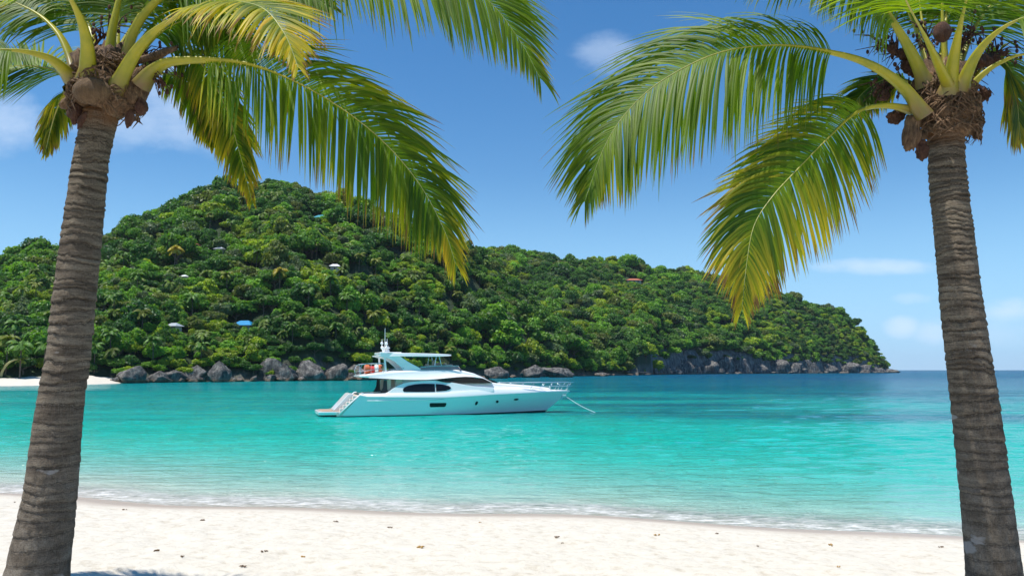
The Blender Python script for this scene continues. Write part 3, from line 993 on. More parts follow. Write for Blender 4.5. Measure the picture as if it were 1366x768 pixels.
# everything further off as one mass
for k in range(3):
    me = small_palm_crown(50 + k, 16); me.transform(Matrix.Translation((0, 0, 4.6))); me.materials.append(M['leaf_inst']); CROWNS_I.append(me)
ispalm = (~isn) & (RNG.uniform(0, 1, len(X)) < 0.07) & (rad < 4.6)
vi = np.where(ispalm, 10 + RNG.integers(0, 3, len(X)), vi); rad = np.where(ispalm, np.clip(rad, 3.2, 4.2), rad)
rest = ~isn
src = []
hid = bpy.data.collections.new('forest_parts')
for k, me in enumerate(CROWNS_I):
    o = bpy.data.objects.new('forest_crown_%02d' % k, me); hid.objects.link(o); src.append(o)
me = bpy.data.meshes.new('forest')
Vr = np.stack([X[rest], Y[rest], G[rest] + 0.6], 1)
me.vertices.add(len(Vr)); me.vertices.foreach_set('co', Vr.astype(np.float32).ravel())
at_ = me.attributes.new('vi', 'INT', 'POINT'); at_.data.foreach_set('value', vi[rest].astype(np.int32))
at_ = me.attributes.new('rz', 'FLOAT_VECTOR', 'POINT'); at_.data.foreach_set('vector', np.stack([RNG.uniform(-.2, .2, rest.sum()), RNG.uniform(-.2, .2, rest.sum()), rot[rest]], 1).astype(np.float32).ravel())
at_ = me.attributes.new('sc', 'FLOAT_VECTOR', 'POINT'); at_.data.foreach_set('vector', ((rad[rest] / 4.2)[:, None] * np.stack([RNG.uniform(.85, 1.15, rest.sum()), RNG.uniform(.85, 1.15, rest.sum()), RNG.uniform(.8, 1.4, rest.sum())], 1)).astype(np.float32).ravel())
tc = np.where(ispalm[rest][:, None], np.array([[0.13, 0.19, 0.035]]), 1) * np.where(ispalm[rest][:, None], 1, np.array([PAL[PN[k]] for k in ci[rest]])) * RNG.uniform(0.8, 1.25, (rest.sum(), 1))
at_ = me.attributes.new('tint', 'FLOAT_VECTOR', 'POINT'); at_.data.foreach_set('vector', tc.astype(np.float32).ravel())
fo = obj('forest', me); tag(fo, 'dense mass of further trees covering the hill and the far headland', 'forest', kind='stuff')
ng = bpy.data.node_groups.new('forest_scatter', 'GeometryNodeTree')
ng.interface.new_socket('Geometry', in_out='INPUT', socket_type='NodeSocketGeometry')
ng.interface.new_socket('Geometry', in_out='OUTPUT', socket_type='NodeSocketGeometry')
gi = ng.nodes.new('NodeGroupInput'); go = ng.nodes.new('NodeGroupOutput')
m2p = ng.nodes.new('GeometryNodeMeshToPoints'); ng.links.new(gi.outputs[0], m2p.inputs[0])
iop = ng.nodes.new('GeometryNodeInstanceOnPoints'); ng.links.new(m2p.outputs[0], iop.inputs['Points'])
ci_ = ng.nodes.new('GeometryNodeCollectionInfo'); ci_.inputs['Collection'].default_value = hid; ci_.inputs['Separate Children'].default_value = True; ci_.inputs['Reset Children'].default_value = True
ng.links.new(ci_.outputs[0], iop.inputs['Instance']); iop.inputs['Pick Instance'].default_value = True


def nattr(name, typ):
    nd = ng.nodes.new('GeometryNodeInputNamedAttribute'); nd.data_type = typ; nd.inputs[0].default_value = name
    return nd.outputs[0]


ng.links.new(nattr('vi', 'INT'), iop.inputs['Instance Index'])
ng.links.new(nattr('rz', 'FLOAT_VECTOR'), iop.inputs['Rotation'])
ng.links.new(nattr('sc', 'FLOAT_VECTOR'), iop.inputs['Scale'])
ng.links.new(iop.outputs[0], go.inputs[0])
md = fo.modifiers.new('scatter', 'NODES'); md.node_group = ng


# hill palms --------------------------------------------------------------
SPC = [small_palm_crown(k, 15 + k) for k in range(4)]
for me in SPC: me.materials.append(M['leaf_obj'])
b = MB(); b.tube([(0.5, 0, -2), (0.25, 0, 3), (0, 0, 9)], [0.22, 0.17, 0.13], 8)
SPT = bpy.data.meshes.new('trunk'); SPT.from_pydata(b.v, [], b.f); SPT.materials.append(M['trunk'])
HC = {'y': (0.33, 0.27, 0.04), 'g': (0.10, 0.19, 0.035), 'o': (0.17, 0.20, 0.035)}
HL = {'y': 'yellowish', 'g': 'green', 'o': 'olive'}
for k, (x, y, h, H_, c, px_, py_) in enumerate(HPP):
    lab = '%s coconut palm rising over the trees %s' % (HL[c], zone(px_, h, y, 0))
    if px_ == 230: lab = 'yellowish coconut palm beside the brown-roofed hut, upper left slope'
    if px_ == 371: lab = 'yellowish star-shaped coconut palm in the middle of the slope, under the summit'
    root = empty('hill_palm', (x, y, h), lab, 'palm tree', 'coconut palms scattered over the hill', rz=random.uniform(0, 6))
    s = H_ / 9.0; root.scale = (s, s, s)
    obj('trunk', SPT, None, root)
    o = obj('crown', SPC[k % 4], None, root); o.location = (0, 0, 9); o.color = (*HC[c], 1)
# leaning pale-stemmed palm on the cove beach
root = empty('leaning_beach_palm', P(4, 506, 186), 'pale leaning palm stem arching over the small cove beach', 'palm tree')
b = MB(); pts_, _ = catmull([(-0.6, 0, -1.5), (-0.4, 0, 1.5), (0.8, 0, 3.6), (2.6, 0, 4.7), (3.8, 0, 4.6)], 14)
b.tube(pts_, [0.36 - 0.012 * k for k in range(14)], 8); b.build('trunk', simple('pale_palm_stem', (0.42, 0.38, 0.16), 0.8, var=0.2), root, smooth=True)
o = obj('crown', SPC[1], None, root); o.location = (3.7, 0.3, 4.6); o.color = (*HC['o'], 1); o.scale = (0.5, 0.5, 0.5)


# ------------------------------------------------------------------ rocks
def rock_mesh(seed, sub=ICO3, cliff=False):
    g = np.random.default_rng(seed)
    v = sub[0].copy()
    for k in range(24):   # planar facets
        n = g.normal(size=3); n[2] *= 0.7; n /= np.linalg.norm(n); dd = g.uniform(0.48, 0.84)
        s = v @ n - dd
        v = v - np.clip(s, 0, None)[:, None] * n[None, :] * 0.93
    o = g.uniform(0, 50, 3)
    out = []
    for p in v:
        q = Vector(p) * 2.2 + Vector(o)
        f = mnoise.fractal(q, 0.8, 2.2, 6) * 0.13 + (0.5 - abs(mnoise.noise(Vector((q.x * 1.3, q.y * 1.3, q.z * 0.5))))) * 0.12
        if cliff:
            f += (0.5 - abs(mnoise.noise(Vector((q.x * 2.6, q.y * 2.6, q.z * 0.35))))) * 0.28 + mnoise.noise(Vector((q.x * 0.7, q.y, q.z * 3.0))) * 0.07
        out.append(Vector(p) * (1 + f))
    return mesh_np('rock', [tuple(q) for q in out], None, sub[1])


RK = [rock_mesh(200 + k) for k in range(9)] + [rock_mesh(300 + k, ICO3, True) for k in range(4)]
for me in RK: me.materials.append(M['rock'])
k = 0


def rock(px0, px1, ytop, D, label, dep=1.0, idx=None, tilt=0.0, ybase=None, grp='grey rocks along the island shore'):
    global k
    k += 1
    cx = (px0 + px1) / 2
    w = (px1 - px0) / 2 / F * D
    zt = zat(cx, ytop, D)
    o = obj('shore_rock', RK[(k if idx is None else idx) % len(RK)])
    o.location = ((cx - CX) / F * D, D, zt * 0.30)
    o.scale = (w * 1.15, w * dep * 1.1 + 1.0, zt * 0.82)
    o.rotation_euler = (R(random.uniform(-6, 6)), R(tilt), 0)
    tag(o, label, 'rock', grp)
    return o


rock(160, 200, 484, 204, 'rounded grey boulder with a dark foot, leftmost of the big shore rocks', 0.9, 0)
rock(278, 312, 476, 222, 'tall pale grey boulder with a sloping lit left face, tallest on the shore', 0.9, 1, tilt=-10)
rock(240, 282, 489, 224, 'dark craggy boulder beside the tall pale boulder', 0.7, 2)
rock(196, 228, 496, 214, 'low dark rock right of the rounded grey boulder', 0.8, 3)
rock(222, 252, 491, 218, 'small dark jagged rock between the low rock and the craggy boulder', 0.8, 4)
rock(346, 404, 482, 243, 'high grey cliff block streaked with pale stone, at its left end covered by leaves', 0.7, 9)
rock(388, 440, 484, 247, 'grey cliff block with vertical streaks in the middle of the small cliff', 0.7, 10)
rock(430, 466, 486, 252, 'dark low cliff block left of the yacht stern', 0.7, 11)
rock(458, 500, 488, 262, 'dark shadowed rock just behind the yacht stern', 0.7, 8)
rock(640, 684, 485, 318, 'pale grey rock outcrop behind the yacht cabin front', 0.6, 1)
rock(690, 728, 488, 352, 'dark rock slab above the pink shingle right of the cabin', 0.6, 2)
rock(722, 768, 487, 362, 'large dark blue-grey sloping rock right of the yacht bow rail', 0.6, 0, tilt=12)
rock(790, 812, 497, 430, 'small low rock at the water line right of the yacht', 0.6, 3)
rock(845, 868, 495, 512, 'pale low rock where the headland cliff begins', 0.6, 4)
hx = [868, 898, 925, 950, 972, 995, 1018, 1042, 1064, 1088, 1112, 1134, 1152, 1168]
hy_ = [485, 480, 482, 479, 476, 484, 480, 486, 482, 486, 484, 488, 490, 492]
for q in range(len(hx)):
    D = float(np.interp(hx[q] + 12, *B_S)) + 2
    rock(hx[q] - 5, hx[q] + 31, hy_[q], D, 'craggy grey cliff rock at the foot of the far headland', 0.5, 9 + q % 4, grp='cliff rocks of the far headland')
for q in range(46):
    px_ = 872 + q * 6.6 + random.uniform(-3, 3)
    D = float(np.interp(px_, *B_S)) - 2
    w_ = random.uniform(4, 12)
    rock(px_ - w_, px_ + w_, 497.0 - random.uniform(1, 11) * (1 if px_ < 1140 else 0.4), D, 'rough low block of pale and dark stone at the water below the headland cliff', 0.7, q, grp='cliff rocks of the far headland')
rock(1165, 1196, 492.5, 905, 'low rock tip ending the far headland in the open sea', 0.5, 2)
for q in range(20):
    px_ = 150 + q * 18 + random.uniform(-8, 8)
    D = float(np.interp(px_, *A_S)) - 4
    rock(px_ - random.uniform(4, 9), px_ + random.uniform(4, 9), 504 - random.uniform(0, 4), D, 'low brownish shore stone at the water line left of the yacht', 0.8, q, grp='low stones along the waterline')
for q in range(16):
    px_ = 640 + q * 15 + random.uniform(-6, 6)
    D = float(np.interp(px_, *A_S)) - 4
    rock(px_ - random.uniform(4, 10), px_ + random.uniform(4, 10), 501.5 - (px_ - 640) * 0.012 - random.uniform(-.5, 2), D, 'low pale stone at the water line right of the yacht cabin', 0.8, q, grp='low stones along the waterline')


SB = [e for e in range(152, 520, 11)] + [e for e in range(640, 862, 12)]
for q, px_ in enumerate(SB):
    px_ += random.uniform(-4, 4)
    D = float(np.interp(px_, *A_S)) + random.uniform(-1.0, 4.5)
    h_ = float(hill_h(np.array([px_]), np.array([D]), 'A')[0])
    cn_ = random.choice(['bright green', 'mid green', 'deep green', 'yellow-green', 'mid green'])
    z_ = max(h_, 0.6) + random.uniform(0.2, 1.2)
    where = 'between the boulders left of the yacht' if px_ < 345 else ('over the grey cliff left of the yacht' if px_ < 520 else 'on the bank right of the yacht cabin')
    root = empty('shore_bush', ((px_ - CX) / F * D, D, z_), '%s bush overhanging the shore rocks %s' % (cn_, where), 'bush', 'bushes along the rocky shore', rz=random.uniform(0, 6))
    s_ = random.uniform(0.34, 0.62); root.scale = (s_ * 1.2, s_, s_)
    o = obj('crown', CROWNS[7 + q % 2], None, root); c = PAL[cn_]; o.color = (*c, 1)
    b = MB(); b.tube([(0, 0, -4), (0, 0, 1.5)], [0.3, 0.2], 6); b.build('stem', M['trunk'], root)

# ------------------------------------------------------------------ foreground palms
def frond(pts, Lmax, lean, droop, age, parent, label=None, t0=0.24, n=84, base_r=0.085, seed=0, width=0.028, vshape=0.12, raggy=0.0, lowfac=1.0, a0=18, a1=62):
    """pts: px, py, distance of the midrib; leaflets both sides; lean tips the blade towards the beach"""
    g = random.Random(seed)
    n = int(n * 2.3)
    if seed not in (10, 11): pts = [(a_, b_, min(c_, 8.55)) for a_, b_, c_ in pts]
    wp = [P(*p) for p in pts]
    NN = 90
    ra, L = catmull(wp, NN)
    org = ra[0].copy()
    T = [(ra[min(i + 1, NN - 1)] - ra[max(i - 1, 0)]).normalized() for i in range(NN)]
    up = Vector((0, 0, 1)) if abs(T[0].z) < 0.93 else -Vector((ra[-1].x - ra[0].x, ra[-1].y - ra[0].y, 0)).normalized()
    n0 = (up - T[0] * up.dot(T[0])).normalized(); Nn = [n0]
    for i in range(1, NN):
        a = Nn[-1] - T[i] * Nn[-1].dot(T[i]); Nn.append(a.normalized())
    V, Q, al, rn, ag = [], [], [], [], []
    S5 = 8
    for sd in (-1, 1):
        k_gap = 0
        for k in range(n):
            u = (k + 0.5 + g.uniform(-.25, .25)) / n
            tpar = t0 + (1 - t0) * u
            f = tpar * (NN - 1); i = min(NN - 2, int(f)); fr = f - i
            p = ra[i].lerp(ra[i + 1], fr); Tt = T[i].lerp(T[i + 1], fr).normalized(); N0 = Nn[i].lerp(Nn[i + 1], fr).normalized()
            cdir = Vector((0, -1, 0)); C = cdir - Tt * cdir.dot(Tt) - N0 * cdir.dot(N0)
            if C.length > 0.15: Nf = (N0 * math.cos(R(lean)) + C.normalized() * math.sin(R(lean))).normalized()
            else: Nf = N0
            S = Tt.cross(Nf).normalized() * sd
            prof = (0.42 + 0.58 * math.sin(math.pi * min(1, 0.18 + u * 0.9)) ** 0.8) * (1 - 0.42 * max(0, u - 0.72) / 0.28)
            ll = Lmax * prof * g.uniform(0.9, 1.06)
            if g.random() < 0.05 + raggy * 0.1: ll *= g.uniform(0.4, 0.85)
            ang = R(a0 + (a1 - a0) * u ** 1.2 + g.uniform(-5, 5) + 6 * mnoise.noise(Vector((u * 14, seed * 2.1, sd * 5))))
            d = (S * math.cos(ang) + Tt * math.sin(ang) + Nf * (vshape + g.uniform(-.05, .05) + raggy * g.uniform(-.4, .4))).normalized()
            low = mnoise.noise(Vector((u * 11, seed * 3.3, sd))); brk = g.randint(2, 6) if g.random() < 0.07 else -1
            if g.random() < 0.03: continue
            ll *= 1 + 0.10 * low
            rr = min(1, max(0, g.random() * 0.7 + 0.15 + 0.5 * mnoise.noise(Vector((u * 7, seed * 1.3, sd * 2))))); dr = droop * (1 + 0.35 * low) * g.uniform(0.75, 1.3) * (1.0 - 0.35 * u)
            if g.random() < raggy: dr *= 2.2
            wd = width * g.uniform(0.8, 1.15) * (0.75 + 0.5 * math.sin(math.pi * u))
            q = p.copy(); nb = Nf.copy()
            tw = g.uniform(-0.25, 0.25)
            b0 = len(V)
            for s in range(S5 + 1):
                ss = s / S5
                wv = d.cross(nb).normalized()
                nv = wv.cross(d).normalized()
                wv = (wv * math.cos(tw * ss * 3) + nv * math.sin(tw * ss * 3))
                ww = wd * (0.45 + 1.6 * ss if ss < 0.3 else (1 - ((ss - 0.3) / 0.7) ** 1.7) * 0.93 + 0.02) * 0.5
                V += [q - wv * ww - nv * ww * 0.35, q, q + wv * ww - nv * ww * 0.35]
                al += [ss] * 3; rn += [rr] * 3; ag += [age + 0.10 * (g.random() - 0.5) * 0 + (0.32 * max(0, u - 0.6) / 0.4)] * 3
                if s < S5:
                    q = q + d * (ll / S5)
                    d = (d + Vector((0, 0, -1)) * dr * (0.29 - 0.27 * ss) * (3.0 if s == brk else 1)).normalized()
                    a_ = nb - d * nb.dot(d)
                    nb = a_.normalized() if a_.length > 0.05 else nb
            for s in range(S5):
                b = b0 + s * 3
                Q += [(b, b + 1, b + 4, b + 3), (b + 1, b + 2, b + 5, b + 4)]
    V = [tuple(v - org) for v in V]
    me = mesh_np('frond', V, Q, smooth=True, attrs={'along': al, 'rnd': rn, 'age': ag})
    o = obj('frond', me, M['frond'], parent, loc=org - parent.location)
    if label: o['label'] = label
    # midrib
    pv, pf, pa = [], [], []
    NR = 10
    for i in range(NN):
        tt_ = i / (NN - 1)
        rr = base_r * (0.16 + 0.84 * max(0, 1 - tt_ / 0.42) ** 1.15) if tt_ < 0.42 else base_r * 0.16 * (1 - 0.78 * (tt_ - 0.42) / 0.58)
        rr = rr * (1 + 0.35 * max(0, 1 - tt_ / 0.05))
        Nf = Nn[i]; S = T[i].cross(Nf)
        for j in range(NR):
            a = 2 * math.pi * j / NR
            yv = math.sin(a); yv = yv * (0.75 if yv < 0 else 0.45)
            pv.append(tuple(ra[i] + S * math.cos(a) * rr + Nf * yv * rr - Nf * rr * 0.25 - org)); pa.append(tt_)
    for i in range(NN - 1):
        for j in range(NR):
            pf.append((i * NR + j, i * NR + (j + 1) % NR, (i + 1) * NR + (j + 1) % NR, (i + 1) * NR + j))
    obj('petiole', mesh_np('petiole', pv, pf, smooth=True, attrs={'along': pa}), M['petiole'], o)
    return o


def trunk(cl, wd, D, parent, seed, name='trunk'):
    """cl: (px, py) centre line top to bottom, wd widths in the same units"""
    ys_ = [c[1] for c in cl]
    top_, bot = ys_[0], ys_[-1]
    NH, NR = 620, 96
    g = random.Random(seed)
    # ring heights (0 top .. 1 bottom)
    rings = [0.0]
    while rings[-1] < 1:
        rings.append(rings[-1] + (0.0120 + 0.011 * rings[-1]) * g.uniform(0.4, 1.75))
    rings = np.array(rings); tilt = [(g.uniform(-1, 1), g.uniform(-1, 1)) for _ in rings]; amp = np.array([g.uniform(0.15, 1.5) for _ in rings]); rtone = np.array([g.random() for _ in rings])
    V, h_, rg, rt = [], [], [], []
    org = parent.location
    ph = g.uniform(0, 9)
    pc = [P(np.interp(top_ + (bot - top_) * k / 40, ys_, [c[0] for c in cl]), top_ + (bot - top_) * k / 40, D) for k in range(41)]
    pc, _ = catmull(pc, NH)
    for i in range(NH):
        u = i / (NH - 1)
        py = top_ + (bot - top_) * u
        c = pc[i]; w = np.interp(py, ys_, wd) / F * D / 2 * 0.925
        for j in range(NR):
            a = 2 * math.pi * j / NR
            ca, sa = math.cos(a), math.sin(a)
            nz = mnoise.noise(Vector((ca * 1.1 + ph, sa * 1.1, u * 9)))
            nz2 = mnoise.noise(Vector((ca * 3 + ph, sa * 3, u * 30)))
            uu = u + nz * 0.0045 + nz2 * 0.0026 + mnoise.noise(Vector((ca * 8 + ph, sa * 8, u * 60))) * 0.0022 + (ca * math.sin(u * 41 + ph) + sa * math.cos(u * 57)) * 0.0045
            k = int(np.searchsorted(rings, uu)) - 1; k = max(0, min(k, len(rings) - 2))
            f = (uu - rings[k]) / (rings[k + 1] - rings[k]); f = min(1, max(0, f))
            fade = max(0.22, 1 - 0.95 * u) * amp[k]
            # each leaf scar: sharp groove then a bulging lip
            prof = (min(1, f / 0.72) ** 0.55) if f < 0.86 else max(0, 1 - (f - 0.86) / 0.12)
            r = w * (1 + (prof - 0.6) * 0.12 * fade * (0.55 + 0.9 * abs(mnoise.noise(Vector((ca * 2 + 3, sa * 2, u * 22)))) * 2) + nz2 * 0.022 + mnoise.noise(Vector((ca * 7, sa * 7, u * 90))) * 0.012 + mnoise.noise(Vector((ca * 1.5 + 4, sa * 1.5, u * 4))) * 0.03)
            crack = abs(mnoise.noise(Vector((ca * 5 + 7, sa * 5, u * 5))))
            if u > 0.3: r -= w * 0.05 * max(0, 1 - crack * 12) * (u - 0.3) / 0.7
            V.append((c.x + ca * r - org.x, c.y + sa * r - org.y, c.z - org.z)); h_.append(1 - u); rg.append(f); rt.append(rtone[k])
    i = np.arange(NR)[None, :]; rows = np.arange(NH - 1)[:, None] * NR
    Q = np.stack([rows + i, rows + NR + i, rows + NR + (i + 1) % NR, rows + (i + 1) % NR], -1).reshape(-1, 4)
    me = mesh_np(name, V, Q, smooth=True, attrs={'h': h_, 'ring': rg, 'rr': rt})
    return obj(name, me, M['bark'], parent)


def lump(name, px, py, d, rx, ry, rz, matn, parent, rot=(0, 0, 0), seed=0, rough=0.12, tip=0.0, label=None):
    o3 = Vector((seed * 3.1, seed * 1.7, 5))

    def fn(dv):
        return 1 + rough * mnoise.fractal(dv * 1.6 + o3, 1.0, 2.0, 4) * 1.6 - tip * max(0, -dv.z) ** 2 * (abs(dv.x) + abs(dv.y))
    b = MB(); b.ball((0, 0, 0), (rx, ry, rz), 28, 20, fn)
    o = b.build(name, M[matn], parent, smooth=True)
    o.location = P(px, py, d) - parent.location
    o.rotation_euler = [R(a) for a in rot]
    if label: o['label'] = label
    return o


def stalk(px, py, d, px2, py2, d2, parent, seed, n=16, name='flower_stalk', L=0.42):
    g = random.Random(seed); b = MB()
    a = P(px, py, d); c = P(px2, py2, d2)
    m_ = (a + c) / 2 + Vector((0, 0, 0.06))
    pts, _ = catmull([a, m_, c], 8); org = parent.location
    b.tube([p - org for p in pts], [0.022 - 0.0015 * k for k in range(8)], 6)
    for k in range(n * 2):
        s = pts[3 + k % 5]; d_ = Vector((g.uniform(-1, 1), g.uniform(-1, 1), g.uniform(-1.0, 0.7))).normalized() + (c - a).normalized() * 0.8
        e = s + d_ * L * g.uniform(0.4, 1); mm = (s + e) / 2 + Vector((0, 0, 0.03))
        b.tube([s - org, mm - org, e - org + Vector((0, 0, -0.05))], [0.008, 0.006, 0.003], 4)
        if g.random() < 0.6:
            b.ball(e - org, (0.016, 0.018, 0.026), 7, 5)
    return b.build(name, M['nut'], parent, smooth=True)


D8 = 8.0
def fibres(parent, px, py, d, seed, n=420, rad_=0.24):
    g = random.Random(seed); c = P(px, py, d) - parent.location; b = MB()
    for k_ in range(n):
        a_ = g.uniform(0, 6.28); z_ = g.uniform(-0.20, 0.36); r_ = rad_ * (1.12 - 0.5 * max(0, z_)) + 0.04 * g.random()
        p0 = c + Vector((math.cos(a_) * r_, math.sin(a_) * r_, z_))
        a1 = a_ + g.uniform(-0.9, 0.9); L_ = g.uniform(0.06, 0.19)
        p1 = c + Vector((math.cos((a_ + a1) / 2) * (r_ + 0.035), math.sin((a_ + a1) / 2) * (r_ + 0.035), z_ - L_ * 0.5))
        p2 = c + Vector((math.cos(a1) * (r_ + 0.02 * g.random()), math.sin(a1) * (r_ + 0.02), z_ - L_))
        b.tube([p0, p1, p2], [g.uniform(.005, .014), g.uniform(.004, .012), 0.002], 4)
    return b.build('husk_fibres', M['husk'], parent)


# ---- left palm
lp_base = P(46, 800, D8); lp_base.z = float(sand_h(np.array(lp_base.x), np.array(lp_base.y)))
LP = empty('coconut_palm', lp_base, 'coconut palm leaning in at the left edge, its trunk scarred with pale scratches', 'palm tree', 'coconut palms framing the beach')
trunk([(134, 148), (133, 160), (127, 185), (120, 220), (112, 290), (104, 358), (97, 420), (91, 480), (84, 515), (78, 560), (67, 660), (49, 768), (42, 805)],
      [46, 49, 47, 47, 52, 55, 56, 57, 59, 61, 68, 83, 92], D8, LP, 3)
LF = [
    # pts, Lmax, lean, droop, age, extra
    ([(185, 112, 7.95), (205, 90, 7.9), (240, 78, 7.8), (330, 84, 7.7), (420, 122, 7.75), (500, 178, 7.8), (556, 240, 7.8), (592, 305, 7.8), (608, 352, 7.8)], 1.08, 64, 0.9, 0.32, dict(t0=0.2, n=92, raggy=0.12)),
    ([(158, 100, 8.1), (190, 20, 8.0), (280, -50, 7.8), (420, -78, 7.6), (560, -58, 7.5), (645, -5, 7.5), (692, 52, 7.5), (720, 104, 7.5)], 1.38, 66, 0.75, 0.08, dict(t0=0.2, n=110)),
    ([(152, 118, 7.85), (185, 62, 7.6), (225, 28, 7.3), (290, 4, 6.9), (345, 8, 6.5), (378, 42, 6.25), (398, 90, 6.15)], 0.72, 25, 0.55, 0.62, dict(t0=0.42, n=56, raggy=0.1)),
    ([(172, 104, 8.2), (215, 70, 8.5), (262, 78, 8.5), (300, 140, 8.6), (320, 205, 8.6), (336, 268, 8.6)], 0.54, 35, 1.3, 0.48, dict(t0=0.25, n=62, raggy=0.2)),
    ([(118, 105, 7.8), (115, 50, 7.5), (95, 0, 7.1), (50, -60, 6.6), (-40, -80, 6.2), (-110, -40, 6.0)], 0.8, 40, 0.7, 0.2, dict(t0=0.4, n=50)),
    ([(140, 98, 8.0), (150, 30, 8.0), (172, -40, 8.0), (230, -130, 7.9), (330, -170, 7.9)], 0.8, 40, 0.7, 0.2, dict(t0=0.35, n=50)),
    ([(150, 96, 8.2), (158, 30, 8.5), (160, -40, 8.9), (140, -120, 9.5)], 0.8, 20, 0.5, 0.1, dict(t0=0.35, n=50)),
    ([(98, 100, 7.9), (62, 74, 7.6), (0, 66, 7.3), (-70, 82, 7.1), (-140, 150, 7.0)], 0.85, 50, 0.9, 0.25, dict(t0=0.35, n=54)),
    ([(104, 92, 8.0), (78, 42, 8.1), (36, 10, 8.2), (-30, -8, 8.3), (-110, 20, 8.3), (-160, 80, 8.3)], 0.85, 45, 1.0, 0.3, dict(t0=0.27, n=64)),
    ([(98, 108, 8.25), (70, 92, 8.8), (20, 88, 8.9), (-40, 100, 9.1), (-110, 150, 9.2)], 0.85, 38, 0.45, 0.2, dict(t0=0.16, n=70)),
    ([(96, 116, 8.3), (84, 128, 8.6), (74, 150, 8.8), (66, 178, 8.9), (60, 205, 8.9)], 0.42, 30, 1.3, 0.5, dict(t0=0.15, n=44, raggy=0.3)),
    ([(160, 92, 8.3), (215, 20, 8.9), (290, -30, 8.8), (370, -30, 8.9), (440, 10, 8.9)], 0.95, 35, 0.8, 0.12, dict(t0=0.3, n=70)),
    ([(168, 96, 8.2), (205, 50, 8.4), (255, 25, 8.5), (305, 40, 8.5), (335, 85, 8.5)], 0.62, 45, 1.1, 0.3, dict(t0=0.28, n=56, raggy=0.2)),
    ([(130, 92, 8.2), (118, 30, 8.5), (70, -20, 8.8), (10, -40, 9.0), (-50, -20, 9.1)], 0.95, 30, 0.6, 0.12, dict(t0=0.25, n=70)),
    ([(140, 92, 8.3), (195, 0, 8.8), (225, -60, 9.2), (240, -120, 9.4)], 0.9, 15, 0.5, 0.1, dict(t0=0.3, n=60)),
    ([(168, 108, 8.3), (205, 96, 8.8), (250, 110, 9.2), (275, 150, 9.4), (285, 195, 9.5)], 0.5, 30, 1.1, 0.3, dict(t0=0.3, n=44, raggy=0.1)),
]
LL = {0: 'longest low frond, arching right with yellowed hanging leaflets', 2: 'yellow frond coming forward beside the trunk top', 10: 'short drooping frond with dry brown leaflets'}
for q, (pts, Lm, ln, dr, ag, ex) in enumerate(LF):
    frond(pts, Lm, ln, dr, ag, LP, LL.get(q), seed=q + 1, base_r=0.092 if q in (0, 2, 4, 5, 7) else 0.07, **ex)
fibres(LP, 143, 120, 8.0, 51, 330, 0.27)
lump('leaf_sheath', 138, 112, 8.05, 0.30, 0.30, 0.26, 'husk', LP, seed=1, rough=0.3)
lump('leaf_sheath', 152, 134, 8.0, 0.27, 0.24, 0.16, 'husk', LP, rot=(0, -12, 0), seed=2, rough=0.3)
lump('leaf_sheath', 112, 130, 8.0, 0.16, 0.2, 0.17, 'husk', LP, rot=(0, 20, 0), seed=3, rough=0.3)
lump('leaf_sheath', 178, 124, 8.0, 0.14, 0.16, 0.22, 'husk', LP, rot=(0, 25, 0), seed=9, rough=0.3)
lump('leaf_sheath', 146, 88, 8.1, 0.17, 0.16, 0.26, 'husk', LP, seed=8, rough=0.35)
lump('leaf_stub', 123, 122, 7.68, 0.185, 0.12, 0.135, 'stub', LP, rot=(8, 0, 0), seed=4, rough=0.05, label='round brown cut leaf stub')
lump('coconut', 101, 152, 7.9, 0.075, 0.075, 0.11, 'nut', LP, seed=5, tip=0.3, rot=(0, 12, 0))
lump('coconut', 110, 160, 7.85, 0.04, 0.04, 0.10, 'nut', LP, seed=6, tip=0.3, rot=(0, 25, 0))
lump('coconut', 188, 143, 7.95, 0.068, 0.068, 0.088, 'nut', LP, seed=7, tip=0.2)
lump('coconut', 173, 158, 7.9, 0.042, 0.045, 0.10, 'nut', LP, seed=8, tip=0.2, rot=(0, 8, 0))
lump('spathe', 208, 74, 8.0, 0.24, 0.04, 0.04, 'husk', LP, rot=(0, -22, 0), seed=11, rough=0.2, label='dry brown boat-shaped flower sheath')
lump('spathe', 146, 78, 7.85, 0.17, 0.06, 0.05, 'husk', LP, rot=(0, 18, 0), seed=12, rough=0.2)
stalk(178, 100, 8.0, 212, 112, 7.9, LP, 5, 10, L=0.15)
stalk(165, 70, 8.1, 205, 85, 8.2, LP, 6, 14, L=0.25)
stalk(120, 70, 8.1, 150, 45, 8.2, LP, 7, 12, L=0.25)

